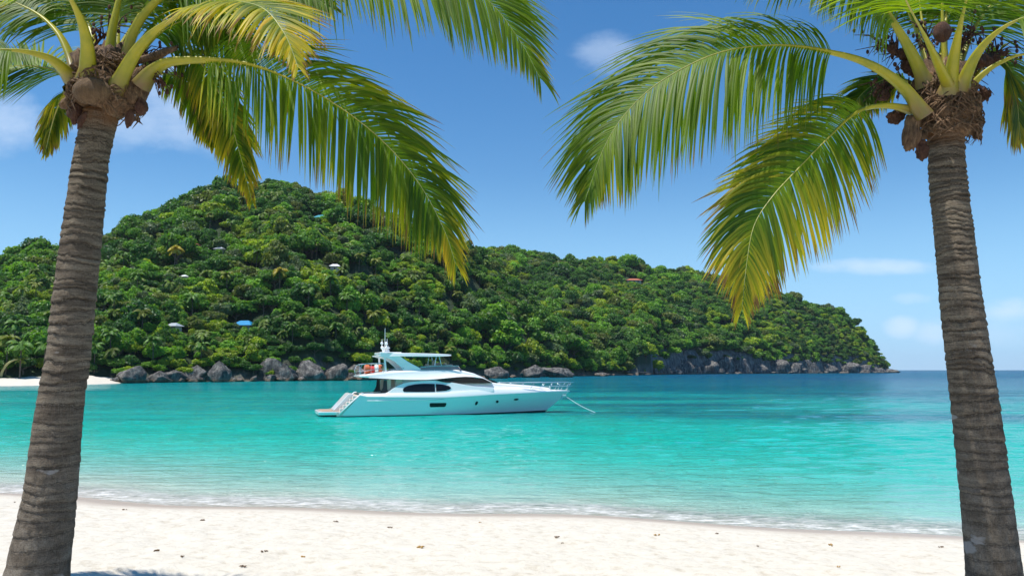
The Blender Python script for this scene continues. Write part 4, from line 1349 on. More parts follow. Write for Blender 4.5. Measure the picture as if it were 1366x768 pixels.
# ---- right palm
rp_base = P(1332, 800, D8); rp_base.z = float(sand_h(np.array(rp_base.x), np.array(rp_base.y)))
RP = empty('coconut_palm', rp_base, 'coconut palm at the right edge, trunk with dark knots and crown with reddish brown nuts', 'palm tree', 'coconut palms framing the beach')
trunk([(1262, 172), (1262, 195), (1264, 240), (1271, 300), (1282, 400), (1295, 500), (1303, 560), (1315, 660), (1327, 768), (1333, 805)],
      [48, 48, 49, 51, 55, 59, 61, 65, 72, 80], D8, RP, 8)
RF = [
    ([(1236, 152, 7.85), (1206, 114, 7.8), (1165, 86, 7.75), (1115, 70, 7.7), (1040, 60, 7.7), (960, 70, 7.7), (887, 105, 7.75), (840, 145, 7.8), (806, 196, 7.8), (780, 268, 7.8)], 1.36, 62, 0.95, 0.14, dict(t0=0.27, n=98, raggy=0.06)),
    ([(1216, 143, 7.95), (1176, 139, 7.8), (1140, 150, 7.65), (1102, 186, 7.5), (1062, 227, 7.4), (1030, 262, 7.3), (1006, 300, 7.25), (996, 350, 7.2), (990, 410, 7.2)], 0.92, 66, 0.85, 0.48, dict(t0=0.2, n=92, base_r=0.06, raggy=0.06)),
    ([(1238, 112, 8.0), (1213, 62, 7.9), (1172, 0, 7.8), (1132, -36, 7.7), (1075, -62, 7.6), (1010, -66, 7.6), (955, -46, 7.6)], 1.25, 66, 0.7, 0.02, dict(t0=0.25, n=90)),
    ([(1250, 100, 8.1), (1232, 30, 8.3), (1212, -60, 8.5), (1150, -140, 8.6)], 0.8, 40, 0.5, 0.1, dict(t0=0.35, n=50)),
    ([(1258, 95, 8.0), (1256, 0, 8.0), (1265, -100, 7.9), (1320, -180, 7.7)], 0.8, 40, 0.5, 0.1, dict(t0=0.45, n=50)),
    ([(1264, 122, 7.8), (1275, 60, 7.5), (1289, 0, 7.1), (1310, -80, 6.6), (1370, -150, 6.2)], 0.8, 30, 0.5, 0.1, dict(t0=0.45, n=50)),
    ([(1278, 118, 7.8), (1300, 74, 7.6), (1330, 42, 7.4), (1372, 22, 7.2), (1450, 10, 7.0), (1540, 60, 6.8)], 0.85, 45, 0.8, 0.2, dict(t0=0.4, n=56)),
    ([(1283, 128, 7.9), (1305, 102, 7.8), (1335, 82, 7.7), (1375, 72, 7.6), (1440, 90, 7.5), (1500, 160, 7.5)], 0.85, 45, 0.9, 0.2, dict(t0=0.38, n=56)),
    ([(1285, 120, 8.1), (1306, 92, 8.2), (1332, 80, 8.3), (1352, 104, 8.3), (1362, 190, 8.3)], 0.7, 60, 0.8, 0.45, dict(t0=0.36, n=60)),
    ([(1270, 100, 8.3), (1310, 20, 8.6), (1370, -30, 8.8), (1450, -30, 8.9), (1520, 10, 9.0)], 1.0, 35, 0.7, 0.1, dict(t0=0.2, n=80)),
    ([(1238, 120, 8.3), (1205, 105, 8.5), (1175, 108, 8.7), (1150, 125, 8.9), (1132, 150, 9.0)], 0.5, 30, 0.8, 0.4, dict(t0=0.3, n=50, raggy=0.2)),
    ([(1255, 100, 8.3), (1262, 10, 8.7), (1262, -70, 9.1), (1290, -140, 9.4)], 0.9, 15, 0.5, 0.1, dict(t0=0.3, n=60)),
    ([(1245, 105, 8.3), (1215, 20, 8.6), (1170, -50, 8.9), (1100, -70, 9.0), (1040, -40, 9.1)], 1.0, 30, 0.6, 0.05, dict(t0=0.25, n=76)),
    ([(1268, 118, 7.8), (1240, 60, 7.2), (1200, -20, 6.2), (1180, -120, 5.4)], 0.8, 10, 0.6, 0.1, dict(t0=0.5, n=40)),
]
RL = {0: 'longest frond, stretching left with a comb of hanging green leaflets', 1: 'yellowing frond drooping low with dry brown tip'}
for q, (pts, Lm, ln, dr, ag, ex) in enumerate(RF):
    ex = dict(ex); br = ex.pop('base_r', 0.088 if q in (0, 2, 5, 6) else 0.066)
    frond(pts, Lm, ln, dr, ag, RP, RL.get(q), seed=q + 40, base_r=br, **ex)
fibres(RP, 1262, 152, 8.0, 52)
lump('leaf_sheath', 1262, 148, 8.0, 0.26, 0.24, 0.24, 'husk', RP, seed=21, rough=0.3)
lump('leaf_sheath', 1262, 168, 8.0, 0.215, 0.2, 0.14, 'husk', RP, seed=22, rough=0.25)
lump('leaf_sheath', 1287, 155, 8.0, 0.13, 0.16, 0.22, 'husk', RP, rot=(0, 12, 0), seed=23, rough=0.3)
lump('leaf_sheath', 1258, 112, 8.1, 0.26, 0.22, 0.26, 'husk', RP, seed=24, rough=0.35)
lump('leaf_sheath', 1217, 176, 7.9, 0.09, 0.06, 0.19, 'husk', RP, rot=(0, 12, 0), seed=25, rough=0.3, label='loose brown flap of husk hanging beside the trunk')
lump('leaf_sheath', 1230, 200, 7.95, 0.06, 0.06, 0.10, 'nut', RP, seed=26, rough=0.3)
lump('coconut', 1257, 43, 7.75, 0.085, 0.08, 0.105, 'nut', RP, seed=27, rough=0.06, label='dark red-brown nut high between the stalks')
for q, (x_, y_, r_) in enumerate([(1193, 157, .075), (1205, 72, .07), (1212, 88, .075), (1190, 66, .05), (1300, 131, .07), (1313, 127, .06), (1310, 82, .08), (1325, 80, .07), (1304, 180, .045), (1203, 152, .05), (1181, 128, .05), (1296, 172, .06), (1222, 98, .06)]):
    lump('coconut', x_, y_, 8.05 + 0.03 * (q % 3), r_ * 1.05, r_ * 0.8, r_ * 0.9, 'nut', RP, rot=(0, q * 31, 0), seed=30 + q, rough=0.3)
stalk(1235, 105, 8.1, 1178, 60, 8.2, RP, 9, 22, L=0.28)
stalk(1235, 125, 8.15, 1180, 118, 8.2, RP, 10, 22, L=0.25)
stalk(1290, 110, 8.1, 1330, 70, 8.2, RP, 11, 22, L=0.3)
stalk(1240, 90, 8.1, 1236, 50, 8.2, RP, 12, 16, L=0.25)
stalk(1290, 120, 8.0, 1312, 122, 8.0, RP, 13, 6, L=0.12)
stalk(1275, 80, 8.2, 1298, 45, 8.3, RP, 14, 14, L=0.25)


# ------------------------------------------------------------------ yacht
PHI = R(17.5)
HV = Vector((math.cos(PHI), math.sin(PHI), 0)); PV = Vector((-math.sin(PHI), math.cos(PHI), 0))
q0 = P(452.5, 556.5, 56.9); c0 = CAM + (q0 - CAM) * (CAMZ / (CAMZ - q0.z))    # near corner of the transom on the water
YO = c0 + PV * 2.2; YO.z = 0
YO = YO - HV * 1.7
YR = empty('motor_yacht', YO, 'white flybridge motor yacht with dark oval windows anchored in the turquoise bay', 'yacht', rz=PHI)


def yp(u, v, off):
    """profile point (zoomed picture units of the side view) on the boat's plane y=-off -> (X, Z)"""
    px_, py_ = 410 + u / 3.415, 440 + v / 3.415
    r = ray(px_, py_)
    o = YO - PV * off
    k_ = (o - CAM).dot(PV) / r.dot(PV)
    p = CAM + r * k_
    return (p - YO).dot(HV), p.z


def curve(pts, off):
    XZ = [yp(u, v, off(u) if callable(off) else off) for u, v in pts]
    return [a for a, b in XZ], [b for a, b in XZ]


# half beam guesses by u
def hb(u): return 2.35 * (1 - max(0, (u - 620) / 590) ** 2.3) if u > 620 else 2.35 - 0.15 * max(0, (400 - u) / 250)


KU = [(238, 298), (275, 305), (430, 305), (620, 306), (740, 300), (840, 293), (1000, 285), (1100, 281), (1197, 278)]
KX, KZ = curve(KU, hb)
WX, WZ = curve([(148, 398), (1078, 376)], lambda u: 2.2 if u < 600 else 0.05)
LX = KX[-1]
NS = 60


def kn(s): X_ = KX[0] + (LX - KX[0]) * s; return X_, 2.35 * (1 - max(0, (X_ - 9.2) / (LX - 9.2)) ** 2.4) - 0.12 * max(0, 1 - X_ / 5), interp(X_, KX, KZ)
def wl(s): X_ = WX[0] + (WX[1] - WX[0]) * s; return X_, 2.15 * (1 - max(0, (X_ - 7.0) / (WX[1] - 7.0)) ** 1.8) - 0.08 * max(0, 1 - X_ / 5), 0.0


hull = []
for i in range(NS + 1):
    s = i / NS; s = 1 - (1 - s) ** 1.25
    k_ = kn(s); w_ = wl(s)
    sec = []
    sec.append((w_[0] - 0.1 * s, 0.0, -0.75 * (1 - s * 0.6)))
    sec.append((w_[0] - 0.05 * s, w_[1] * 0.85, -0.25))
    sec.append((w_[0], w_[1], -0.02))
    for j in range(1, 9):
        f = j / 8
        b_ = w_[1] + (k_[1] - w_[1]) * (f ** 1.5 if s > 0.4 else f ** 0.8)
        sec.append((w_[0] + (k_[0] - w_[0]) * f, b_, k_[2] * f))
    hull.append(sec)
b = MB(); m_ = len(hull[0])
for side in (-1, 1):
    vs = [(x, side * y, z) for sec in hull for (x, y, z) in sec]
    fs = []
    for i in range(NS):
        for j in range(m_ - 1):
            q = (i * m_ + j, (i + 1) * m_ + j, (i + 1) * m_ + j + 1, i * m_ + j + 1)
            fs.append(q if side < 0 else q[::-1])
    b.add(vs, fs)
b.build('hull', M['hullpaint'], YR, auto=50)
# transom
b = MB()
s0 = hull[0]
vs = [(x, -y, z) for (x, y, z) in s0] + [(x, y, z) for (x, y, z) in s0]
b.add([(x - 0.0, y, z) for x, y, z in vs], [(j, j + 1, m_ + j + 1, m_ + j) for j in range(m_ - 1)])
b.build('transom', M['beige'], YR)
# dark boot stripe
b = MB()
for side in (-1, 1):
    lo, hi = [], []
    for i in range(NS + 1):
        s = i / NS; s = (1 - (1 - s) ** 1.25)
        k_ = kn(s); w_ = wl(s)
        ht = 0.08 + 0.20 * max(0, s - 0.55)
        f = ht / k_[2]
        b_ = w_[1] + (k_[1] - w_[1]) * (f ** 1.5 if s > 0.4 else f ** 0.8)
        lo.append((w_[0] - 0.002, side * (w_[1] + 0.012), -0.06)); hi.append((w_[0] + (k_[0] - w_[0]) * f + 0.01 * s, side * (b_ + 0.012), ht))
    n_ = len(lo)
    b.add(lo + hi, [(j, j + 1, n_ + j + 1, n_ + j) if side < 0 else (j, n_ + j, n_ + j + 1, j + 1) for j in range(n_ - 1)])
b.build('boot_stripe', M['boot'], YR)
# bulwark above the knuckle
DU = [(248, 291), (430, 287), (560, 286), (650, 282), (740, 275), (840, 270), (1000, 268), (1100, 270), (1197, 275)]
DX, DZ = curve(DU, lambda u: max(0.0, hb(u) - 0.14))
DX[-1] = LX; DX[0] = KX[0] + 0.15


def dk(s): X_ = DX[0] + (LX - 0.02 - DX[0]) * s; return X_, max(0.0, kn((X_ - KX[0]) / (LX - KX[0]))[1] - 0.17 * (1 - max(0, s - 0.85) / 0.15)), max(interp(X_, DX, DZ), kn((X_ - KX[0]) / (LX - KX[0]))[2] + 0.05)


b = MB()
for side in (-1, 1):
    lo, mi, hi, inn = [], [], [], []
    for i in range(NS + 1):
        s = i / NS; k_ = kn(s); d_ = dk(s)
        lo.append((k_[0], side * (k_[1] + 0.035), k_[2] - 0.03)); mi.append((k_[0], side * (k_[1] + 0.03), k_[2] + 0.05)); hi.append((d_[0], side * d_[1], d_[2])); inn.append((d_[0], side * max(0, d_[1] - 0.12), d_[2]))
    n_ = len(lo); al_ = lo + mi + hi + inn
    fs = []
    for r_ in range(3):
        for j in range(n_ - 1):
            q = (r_ * n_ + j, r_ * n_ + j + 1, (r_ + 1) * n_ + j + 1, (r_ + 1) * n_ + j)
            fs.append(q if side < 0 else q[::-1])
    b.add(al_, fs)
b.build('bulwark', M['gel'], YR, auto=40)
# deck sheet
b = MB(); dv = []
for i in range(NS + 1):
    d_ = dk(i / NS)
    for y_ in (-1, -0.5, 0, 0.5, 1): dv.append((d_[0], y_ * max(0, d_[1] - 0.06), d_[2] - 0.10 + 0.08 * (1 - y_ * y_)))
b.add(dv, [(i * 5 + j, (i + 1) * 5 + j, (i + 1) * 5 + j + 1, i * 5 + j + 1) for i in range(NS) for j in range(4)])
b.build('deck', M['gel'], YR, smooth=True)


def bodyloft(stations, name, matn, round_=0.18, camber=0.08, n=6):
    """stations: X, zb, zt, wb, wt -> closed rounded body, symmetric"""
    b = MB(); secs = []
    for (X_, zb, zt, wb, wt) in stations:
        rr = min(round_, (zt - zb) * 0.6, wt * 0.5)
        pts_ = [(wb, zb)]
        for k_ in range(n + 1):
            a = math.pi / 2 * k_ / n
            pts_.append((wt - rr + rr * math.cos(a), zt - rr + rr * math.sin(a)))
        pts_.append((wt * 0.4, zt + camber * 0.8)); pts_.append((0, zt + camber))
        full = [(X_, -y, z) for y, z in pts_] + [(X_, y, z) for y, z in pts_[-2::-1]]
        secs.append(full)
    m2 = len(secs[0])
    fs = []
    for i in range(len(secs) - 1):
        for j in range(m2):
            fs.append((i * m2 + j, (i + 1) * m2 + j, (i + 1) * m2 + (j + 1) % m2, i * m2 + (j + 1) % m2))
    fs.append(tuple(range(m2))); fs.append(tuple((len(secs) - 1) * m2 + j for j in range(m2 - 1, -1, -1)))
    b.add([v for s_ in secs for v in s_], [f[::-1] for f in fs])
    return b.build(name, M[matn], YR, auto=35)


def st(u, vb, vt, wb, wt):
    X_, zb = yp(u, vb, wb); _, zt = yp(u, vt, wt)
    return (X_, zb, zt, wb, wt)


# lower deckhouse, running forward into the coach roof of the foredeck
DH = [st(432, 292, 224, 1.84, 1.5), st(520, 292, 216, 1.9, 1.5), st(620, 290, 212, 1.94, 1.48), st(700, 288, 212, 1.94, 1.42), (st(770, 286, 216, 1.9, 1.36)), st(830, 284, 234, 1.82, 1.25),
      st(880, 282, 243, 1.65, 1.15), st(950, 282, 248, 1.4, 0.95), st(1030, 280, 255, 1.05, 0.75), st(1110, 279, 265, 0.6, 0.4)]
bodyloft(DH, 'deckhouse', 'gel', 0.16, 0.05)
FB = [st(237, 214, 207, 1.85, 1.9), st(280, 218, 200, 1.9, 1.95), st(330, 220, 192, 2.0, 1.86), st(400, 224, 185, 2.05, 1.8), st(470, 226, 181, 2.07, 1.76), st(540, 226, 180, 2.07, 1.7), st(600, 222, 179, 2.03, 1.66),
      st(680, 214, 180, 1.92, 1.52), st(720, 212, 185, 1.84, 1.42), st(765, 214, 197, 1.7, 1.4), st(800, 220, 213, 1.6, 1.3), st(845, 240, 236, 1.45, 1.15)]
bodyloft(FB, 'flybridge', 'gel', 0.28, 0.02)


def panel(outline, off0, name, matn, thick=0.03, tilt=0.0, zr=None, both=True):
    """flat-ish side panel from profile outline; the offset shrinks with height by tilt"""
    b = MB(); n_ = len(outline)
    base = [yp(u, v, off0) for u, v in outline]
    zmin = min(z for _, z in base)
    for side in ((-1, 1) if both else (-1,)):
        o1 = [(x, side * (off0 - tilt * (z - zmin)), z) for x, z in base]
        o2 = [(x, side * (off0 - thick - tilt * (z - zmin)), z) for x, z in base]
        fs = [tuple(range(n_)), tuple(range(2 * n_ - 1, n_ - 1, -1))] + [(j, n_ + j, n_ + (j + 1) % n_, (j + 1) % n_) for j in range(n_)]
        b.add(o1 + o2, fs)
    return b


# side wings that swoop from the cockpit over the saloon window
wing = [(352, 290), (372, 280), (392, 266), (415, 252), (440, 243), (470, 236), (510, 232), (560, 229), (610, 230), (650, 236), (700, 246), (760, 256), (850, 262), (850, 280), (650, 287), (430, 290)]
panel(wing, 2.14, 'x', 'gel', 0.12, 0.24).build('side_wing', M['gel'], YR, bevel=0.02)
for outl, nm, of, tl in (([(435, 272), (442, 262), (458, 254), (490, 247), (530, 244), (582, 245), (582, 281), (500, 282), (440, 281)], 'saloon_window', 2.142, 0.24),
                         ([(587, 245), (620, 248), (645, 254), (656, 262), (650, 270), (630, 276), (587, 280)], 'saloon_window', 2.142, 0.24)):
    w_ = panel(outl, of, 'x', 'glass', 0.02, tl, both=True); w_.build(nm, M['glass'], YR)
ph = [(588, 229), (612, 221), (650, 216), (700, 214), (750, 216), (790, 223), (820, 231), (846, 241), (790, 243), (700, 242), (630, 239), (605, 234)]
# pilothouse glass follows the deckhouse side
b = MB()
for side in (-1, 1):
    o1 = []
    for u, v in ph:
        X_, z = yp(u, v, 1.78)
        xs_ = [s_[0] for s_ in DH]
        zb = interp(X_, xs_, [s_[1] for s_ in DH]); zt = interp(X_, xs_, [s_[2] for s_ in DH]); wb = interp(X_, xs_, [s_[3] for s_ in DH]); wt = interp(X_, xs_, [s_[4] for s_ in DH])
        f = min(1, max(0, (z - zb) / (zt - zb))); y_ = max(wb + (wt - wb) * f, 1.98 - 0.0 - max(0, (u - 600)) / 250 * 0.45 if u > 560 else 0) + 0.06
        o1.append((X_, side * y_, z))
    cx_ = Vector((sum(p[0] for p in o1) / len(o1), sum(p[1] for p in o1) / len(o1), sum(p[2] for p in o1) / len(o1)))
    n_ = len(o1); inner = [(x, y - side * 0.25, z) for x, y, z in o1]
    b.add(o1 + inner + [tuple(cx_)], [((j, (j + 1) % n_, 2 * n_) if side < 0 else ((j + 1) % n_, j, 2 * n_)) for j in range(n_)] + [(j, n_ + j, n_ + (j + 1) % n_, (j + 1) % n_) for j in range(n_)])
b.build('pilothouse_window', M['glass'], YR)
b = MB()
for u in (668, 722, 775):
    pass
# front windscreen
Xa, za = yp(800, 222, 0.6); Xb, zb_ = yp(850, 240, 0.6)
b = MB(); b.add([(Xa, -1.2, za + 0.12), (Xa, 1.2, za + 0.12), (Xb + 0.15, 1.0, zb_ + 0.06), (Xb + 0.15, -1.0, zb_ + 0.06), (Xa, -1.2, za), (Xa, 1.2, za), (Xb + .1, 1.0, zb_ - .1), (Xb + .1, -1.0, zb_ - .1)],
                [(0, 3, 2, 1), (4, 5, 6, 7), (0, 1, 5, 4), (2, 3, 7, 6), (0, 4, 7, 3), (1, 2, 6, 5)]); b.build('windscreen', M['glass'], YR)
# radar arch
arch = [(318, 117), (345, 108), (372, 102), (398, 106), (425, 121), (462, 146), (500, 166), (530, 182), (440, 186), (425, 168), (398, 144), (372, 130), (345, 124)]
panel(arch, 1.55, 'x', 'gel', 0.16, 0.0).build('radar_arch', M['gel'], YR, bevel=0.02)
arch2 = [(348, 122), (356, 122), (362, 188), (352, 188)]
panel(arch2, 1.5, 'x', 'gel', 0.06, 0.0).build('arch_strut', M['gel'], YR)
X0, z0 = yp(330, 112, 1.5); X1, z1 = yp(430, 112, 1.5)
zt = yp(380, 104, 1.5)[1]
b = MB(); b.box(((X0 + X1) / 2, 0, zt - 0.02), (X1 - X0, 3.1, 0.16)); b.build('arch_beam', M['gel'], YR, bevel=0.06)
HT = [st(372, 120, 106, 1.55, 1.5), st(400, 119, 104, 1.65, 1.6), st(500, 119, 105, 1.7, 1.65), st(600, 120, 108, 1.62, 1.58), st(640, 119, 110, 1.5, 1.45), st(656, 117, 112, 1.3, 1.25)]
bodyloft(HT, 'hardtop', 'gel', 0.05, 0.03)
# hardtop posts, mast, domes, antennas
for u in (588, 600):
    for sd in (-1, 1):
        a = yp(u, 118, 1.4); c = yp(u - 8 if u == 588 else u + 12, 168, 1.4)
        b = MB(); b.tube([(a[0], sd * 1.4, a[1]), (c[0], sd * 1.4, c[1])], 0.025, 6); b.build('hardtop_post', M['steel'], YR)
cX, cZ = yp(362, 100, 0)
b = MB(); b.tube([(cX, 0, cZ - 0.2), (cX, 0, cZ + 0.25)], [0.28, 0.16], 12); b.box((cX - .1, 0, cZ + .3), (0.5, 1.1, 0.08)); b.build('mast', M['gel'], YR, bevel=0.02)
for (u, v, r_, y_) in ((342, 60, 0.11, 0.3), (357, 62, 0.12, -0.3), (342, 80, 0.12, 0.15), (360, 78, 0.10, -0.1), (352, 92, 0.2, 0.0)):
    X_, z_ = yp(u, v, 0); b = MB(); b.ball((X_, y_, z_), (r_, r_, r_ * 1.05), 14, 10); b.build('satellite_dome', M['gel'], YR, smooth=True)
for (u, v0, v1, y_, w_) in ((354, 100, -8, 0.1, 0.028), (342, 80, 42, 0.3, 0.03), (360, 80, 40, -0.3, 0.03), (372, 100, 70, 0.4, 0.02)):
    X_, z_ = yp(u, v0, 0); X2, z2 = yp(u + 1, v1, 0); b = MB(); b.tube([(X_, y_, z_), (X2, y_, z2)], [w_, w_ * 0.6], 6); b.build('antenna', M['gel'], YR)
# flybridge windscreen, console, seats
a = yp(515, 172, 1.6); 
b = MB()
for sd in (-1, 1):
    pts_ = [yp(u, 181, 1.6) for u in (515, 560, 620, 680, 702)]; tp_ = [yp(u, v, 1.6) for u, v in ((520, 170), (560, 166), (620, 163), (675, 163), (692, 168))]
    n_ = 5; b.add([(x, sd * (1.62 - 0.05 * i), z) for i, (x, z) in enumerate(pts_)] + [(x, sd * (1.60 - 0.05 * i), z) for i, (x, z) in enumerate(tp_)], [(j, j + 1, n_ + j + 1, n_ + j) for j in range(n_ - 1)])
x1, z1 = yp(702, 181, 1.42); x2, z2 = yp(690, 166, 1.4)
b.add([(x1, -1.42, z1), (x1, 1.42, z1), (x2, 1.4, z2), (x2, -1.4, z2)], [(0, 1, 2, 3)])
b.build('flybridge_screen', simple('smoked_screen', (0.16, 0.15, 0.17), 0.15, spec=0.7), YR)
b = MB()
for sd in (-1, 1):
    pts_, _ = catmull([(yp(u, v, 1.62)[0], sd * (1.64 - 0.05 * i), yp(u, v, 1.62)[1]) for i, (u, v) in enumerate(((515, 170), (560, 165), (620, 162), (692, 163)))], 20); b.tube(pts_, 0.022, 6)
b.build('flybridge_rail', M['steel'], YR)
for (u, y_, sx, h_) in ((560, -0.7, 0.7, 0.35), (600, 0.5, 0.5, 0.55), (640, -0.5, 0.6, 0.4)):
    X_, z_ = yp(u, 180, 0.6); b = MB(); b.box((X_, y_, z_ + h_ / 2), (sx, 0.9, h_)); b.box((X_ - sx * 0.4, y_, z_ + h_ * 0.8), (0.12, 0.9, h_)); b.build('flybridge_seat', M['beige'], YR, bevel=0.04)
for (u, v) in ((583, 140),):
    X_, z_ = yp(u, v, 0.4); X2, z2 = yp(576, 172, .4); b = MB(); b.tube([(X2, -0.4, z2), (X_, -0.4, z_)], 0.03, 6); b.ball((X_, -0.4, z_), 0.07, 10, 6); b.build('searchlight', M['gel'], YR)
# aft rail on the flybridge
b = MB()
for sd in (-1, 1):
    pr = [yp(u, v, 1.75) for u, v in ((246, 206), (240, 185), (252, 158), (290, 152), (350, 152))]
    pts_, _ = catmull([(x, sd * 1.75, z) for x, z in pr], 24); b.tube(pts_, 0.022, 6)
    pr2 = [yp(u, v, 1.75) for u, v in ((243, 190), (300, 180), (350, 178))]; b.tube([(x, sd * 1.75, z) for x, z in pr2], 0.014, 5)
    for u in (262, 290, 320, 346):
        a = yp(u, 153, 1.75); c = yp(u, 204, 1.75); b.tube([(a[0], sd * 1.75, a[1]), (c[0], sd * 1.75, c[1])], 0.014, 5)
a = yp(246, 158, 1.75); b.tube([(a[0], -1.75, a[1]), (a[0], 1.75, a[1])], 0.022, 6)
b.build('aft_rail', M['steel'], YR)
pr = [yp(u, v, 1.5) for u, v in ((362, 188), (400, 180), (440, 174))]
b = MB()
for sd in (-1, 1): b.tube([(x, sd * 1.62, z) for x, z in pr], 0.02, 6)
b.build('side_rail', M['steel'], YR)
# cockpit: aft bulkhead with dark door, pillars, seats
Xd, zd0 = yp(432, 290, 0.5); zd1 = yp(432, 226, 0.5)[1]
b = MB(); b.box((Xd - 0.04, 0.0, (zd0 + zd1) / 2), (0.06, 2.2, zd1 - zd0)); b.build('cockpit_door', M['glass'], YR)
for (u0, u1, v0, v1, mt, nm) in ((362, 380, 226, 278, 'beige', 'cockpit_pillar'), (404, 432, 224, 262, 'beige', 'cockpit_pillar')):
    a = yp(u0, v1, 1.75); c = yp(u1, v0, 1.75); b = MB()
    for sd in (-1, 1): b.box(((a[0] + c[0]) / 2, sd * 1.7, (a[1] + c[1]) / 2), (c[0] - a[0], 0.16, c[1] - a[1]))
    b.build(nm, M[mt], YR)
panel([(330, 288), (345, 262), (348, 228), (362, 228), (364, 272), (372, 284)], 1.86, 'x', 'dark', 0.05).build('cockpit_curtain', M['dark'], YR)
a = yp(250, 292, 1.0); c = yp(350, 292, 1.0)
b = MB(); b.box((a[0] + 0.5, 0, a[1] - 0.05), (0.6, 3.0, 0.3)); b.build('cockpit_sofa', M['gel'], YR, bevel=0.05)
b = MB(); b.box(((a[0] + c[0]) / 2 + 0.5, 0, a[1] - 0.30), (c[0] - a[0] + 1, 3.6, 0.06)); b.build('cockpit_floor', M['teak'], YR)
# transom stair block: white sloping garage lid with beige treads
gl = [(118, 364), (190, 290), (208, 288), (236, 296), (152, 372), (128, 374)]
b = panel([(118, 366), (188, 290), (200, 288), (214, 298), (146, 374)], 1.2, 'x', 'gel', 2.4, both=False); b.build('garage_lid', M['gel'], YR, bevel=0.03)
tr = MB()
for k_ in range(6):
    f = k_ / 5; u_, v_ = 150 + 74 * f, 372 - 72 * f
    X_, z_ = yp(u_, v_, 1.9)
    tr.box((X_ - 0.05, -1.75, z_ - 0.15), (0.42, 0.78, 0.3)); tr.box((X_ - 0.05, 1.75, z_ - 0.15), (0.42, 0.78, 0.3))
tr.build('transom_stair', M['stair'], YR)
edge = [yp(u, v, 2.2) for u, v in ((146, 384), (196, 335), (244, 292), (256, 290))]
b = MB()
for sd in (-1, 1): b.tube([(x, sd * 2.18, z) for x, z in edge], 0.055, 8)
b.build('transom_edge', M['gel'], YR, smooth=True)
# swim platform
a = yp(50, 372, 2.0); c = yp(160, 376, 2.1)
b = MB(); xs_ = np.linspace(a[0], c[0] + 0.3, 8); vs = []
for x_ in xs_:
    hw_ = 2.05 * (1 - 0.12 * max(0, (xs_[2] - x_) / (xs_[2] - xs_[0])) ** 2)
    for y_, z_ in ((-hw_, 0.40), (hw_, 0.40), (hw_ * 0.97, 0.16), (-hw_ * 0.97, 0.16)): vs.append((x_, y_, z_))
fs = [(i * 4 + j, i * 4 + (j + 1) % 4, (i + 1) * 4 + (j + 1) % 4, (i + 1) * 4 + j) for i in range(7) for j in range(4)] + [(3, 2, 1, 0), (28, 29, 30, 31)]
b.add(vs, fs); sp_ = b.build('swim_platform', M['gel'], YR, bevel=0.04)
b = MB(); b.box(((xs_[0] + xs_[-1]) / 2 + 0.05, 0, 0.413), (xs_[-1] - xs_[0] - 0.4, 3.6, 0.03)); b.build('platform_decking', M['teak'], YR)
b = MB(); b.box(((xs_[1] + xs_[-1]) / 2 + .1, 0, 0.0), (xs_[-1] - xs_[1] - .1, 3.6, 0.33)); b.build('platform_support', M['boot'], YR)
# rub rail on the hull, waterline spray rail
b = MB()
pr = []
for u, v in ((272, 322), (350, 322), (450, 320), (540, 318), (622, 314)):
    X_, z_ = yp(u, v, 2.3); pr.append((X_, z_))
for sd in (-1, 1): b.tube([(x, sd * (2.345 - 0.06 * max(0, 1 - x / 5)), z) for x, z in pr], 0.04, 8)
b.build('rub_rail', M['gel'], YR, smooth=True)


def on_hull(X_, z_):
    # half beam of the hull skin at X, z
    best = None
    for i in range(NS):
        for j in range(2, m_ - 1):
            A_, B_ = hull[i][j], hull[i + 1][j + 1]
            if min(A_[0], B_[0]) - 0.2 <= X_ <= max(A_[0], B_[0]) + 0.2 and A_[2] - 0.05 <= z_ <= B_[2] + 0.05:
                dd = abs((A_[0] + B_[0]) / 2 - X_) + abs((A_[2] + B_[2]) / 2 - z_)
                if best is None or dd < best[0]: best = (dd, (A_[1] + B_[1]) / 2)
    return best[1] if best else 2.2


def port(outline, name, depth=0.05):
    b = MB()
    base = [yp(u, v, 2.2) for u, v in outline]
    cxu = sum(p[0] for p in base) / len(base); czu = sum(p[1] for p in base) / len(base)
    h_ = on_hull(cxu, czu)
    u_, v_ = zip(*outline)
    base = [yp(u, v, h_) for u, v in outline]; n_ = len(base)
    for sd in (-1, 1):
        ys2 = [on_hull(x, z) for x, z in base]; ym = [max(h_, q_) * 0.5 + q_ * 0.5 for q_ in ys2]
        b.add([(x, sd * (yy_ + 0.02), z) for (x, z), yy_ in zip(base, ym)] + [(x, sd * (yy_ - depth), z) for (x, z), yy_ in zip(base, ym)],
              [tuple(range(n_)), tuple(range(2 * n_ - 1, n_ - 1, -1))] + [(j, n_ + j, n_ + (j + 1) % n_, (j + 1) % n_) for j in range(n_)])
    return b.build(name, M['glass'], YR)


def oval(u, v, a, b_, n_=16, sk=0.0): return [(u + a * math.cos(2 * math.pi * k_ / n_) - sk * math.sin(2 * math.pi * k_ / n_), v + b_ * math.sin(2 * math.pi * k_ / n_)) for k_ in range(n_)]


port([(557, 334), (562, 332), (630, 331), (634, 334), (630, 347), (624, 350), (562, 351), (557, 348)], 'hull_window')
port(oval(770, 333, 6, 9, sk=2), 'porthole'); port(oval(866, 326, 6, 6), 'porthole'); port(oval(952, 316, 11, 4.5, sk=2), 'porthole')
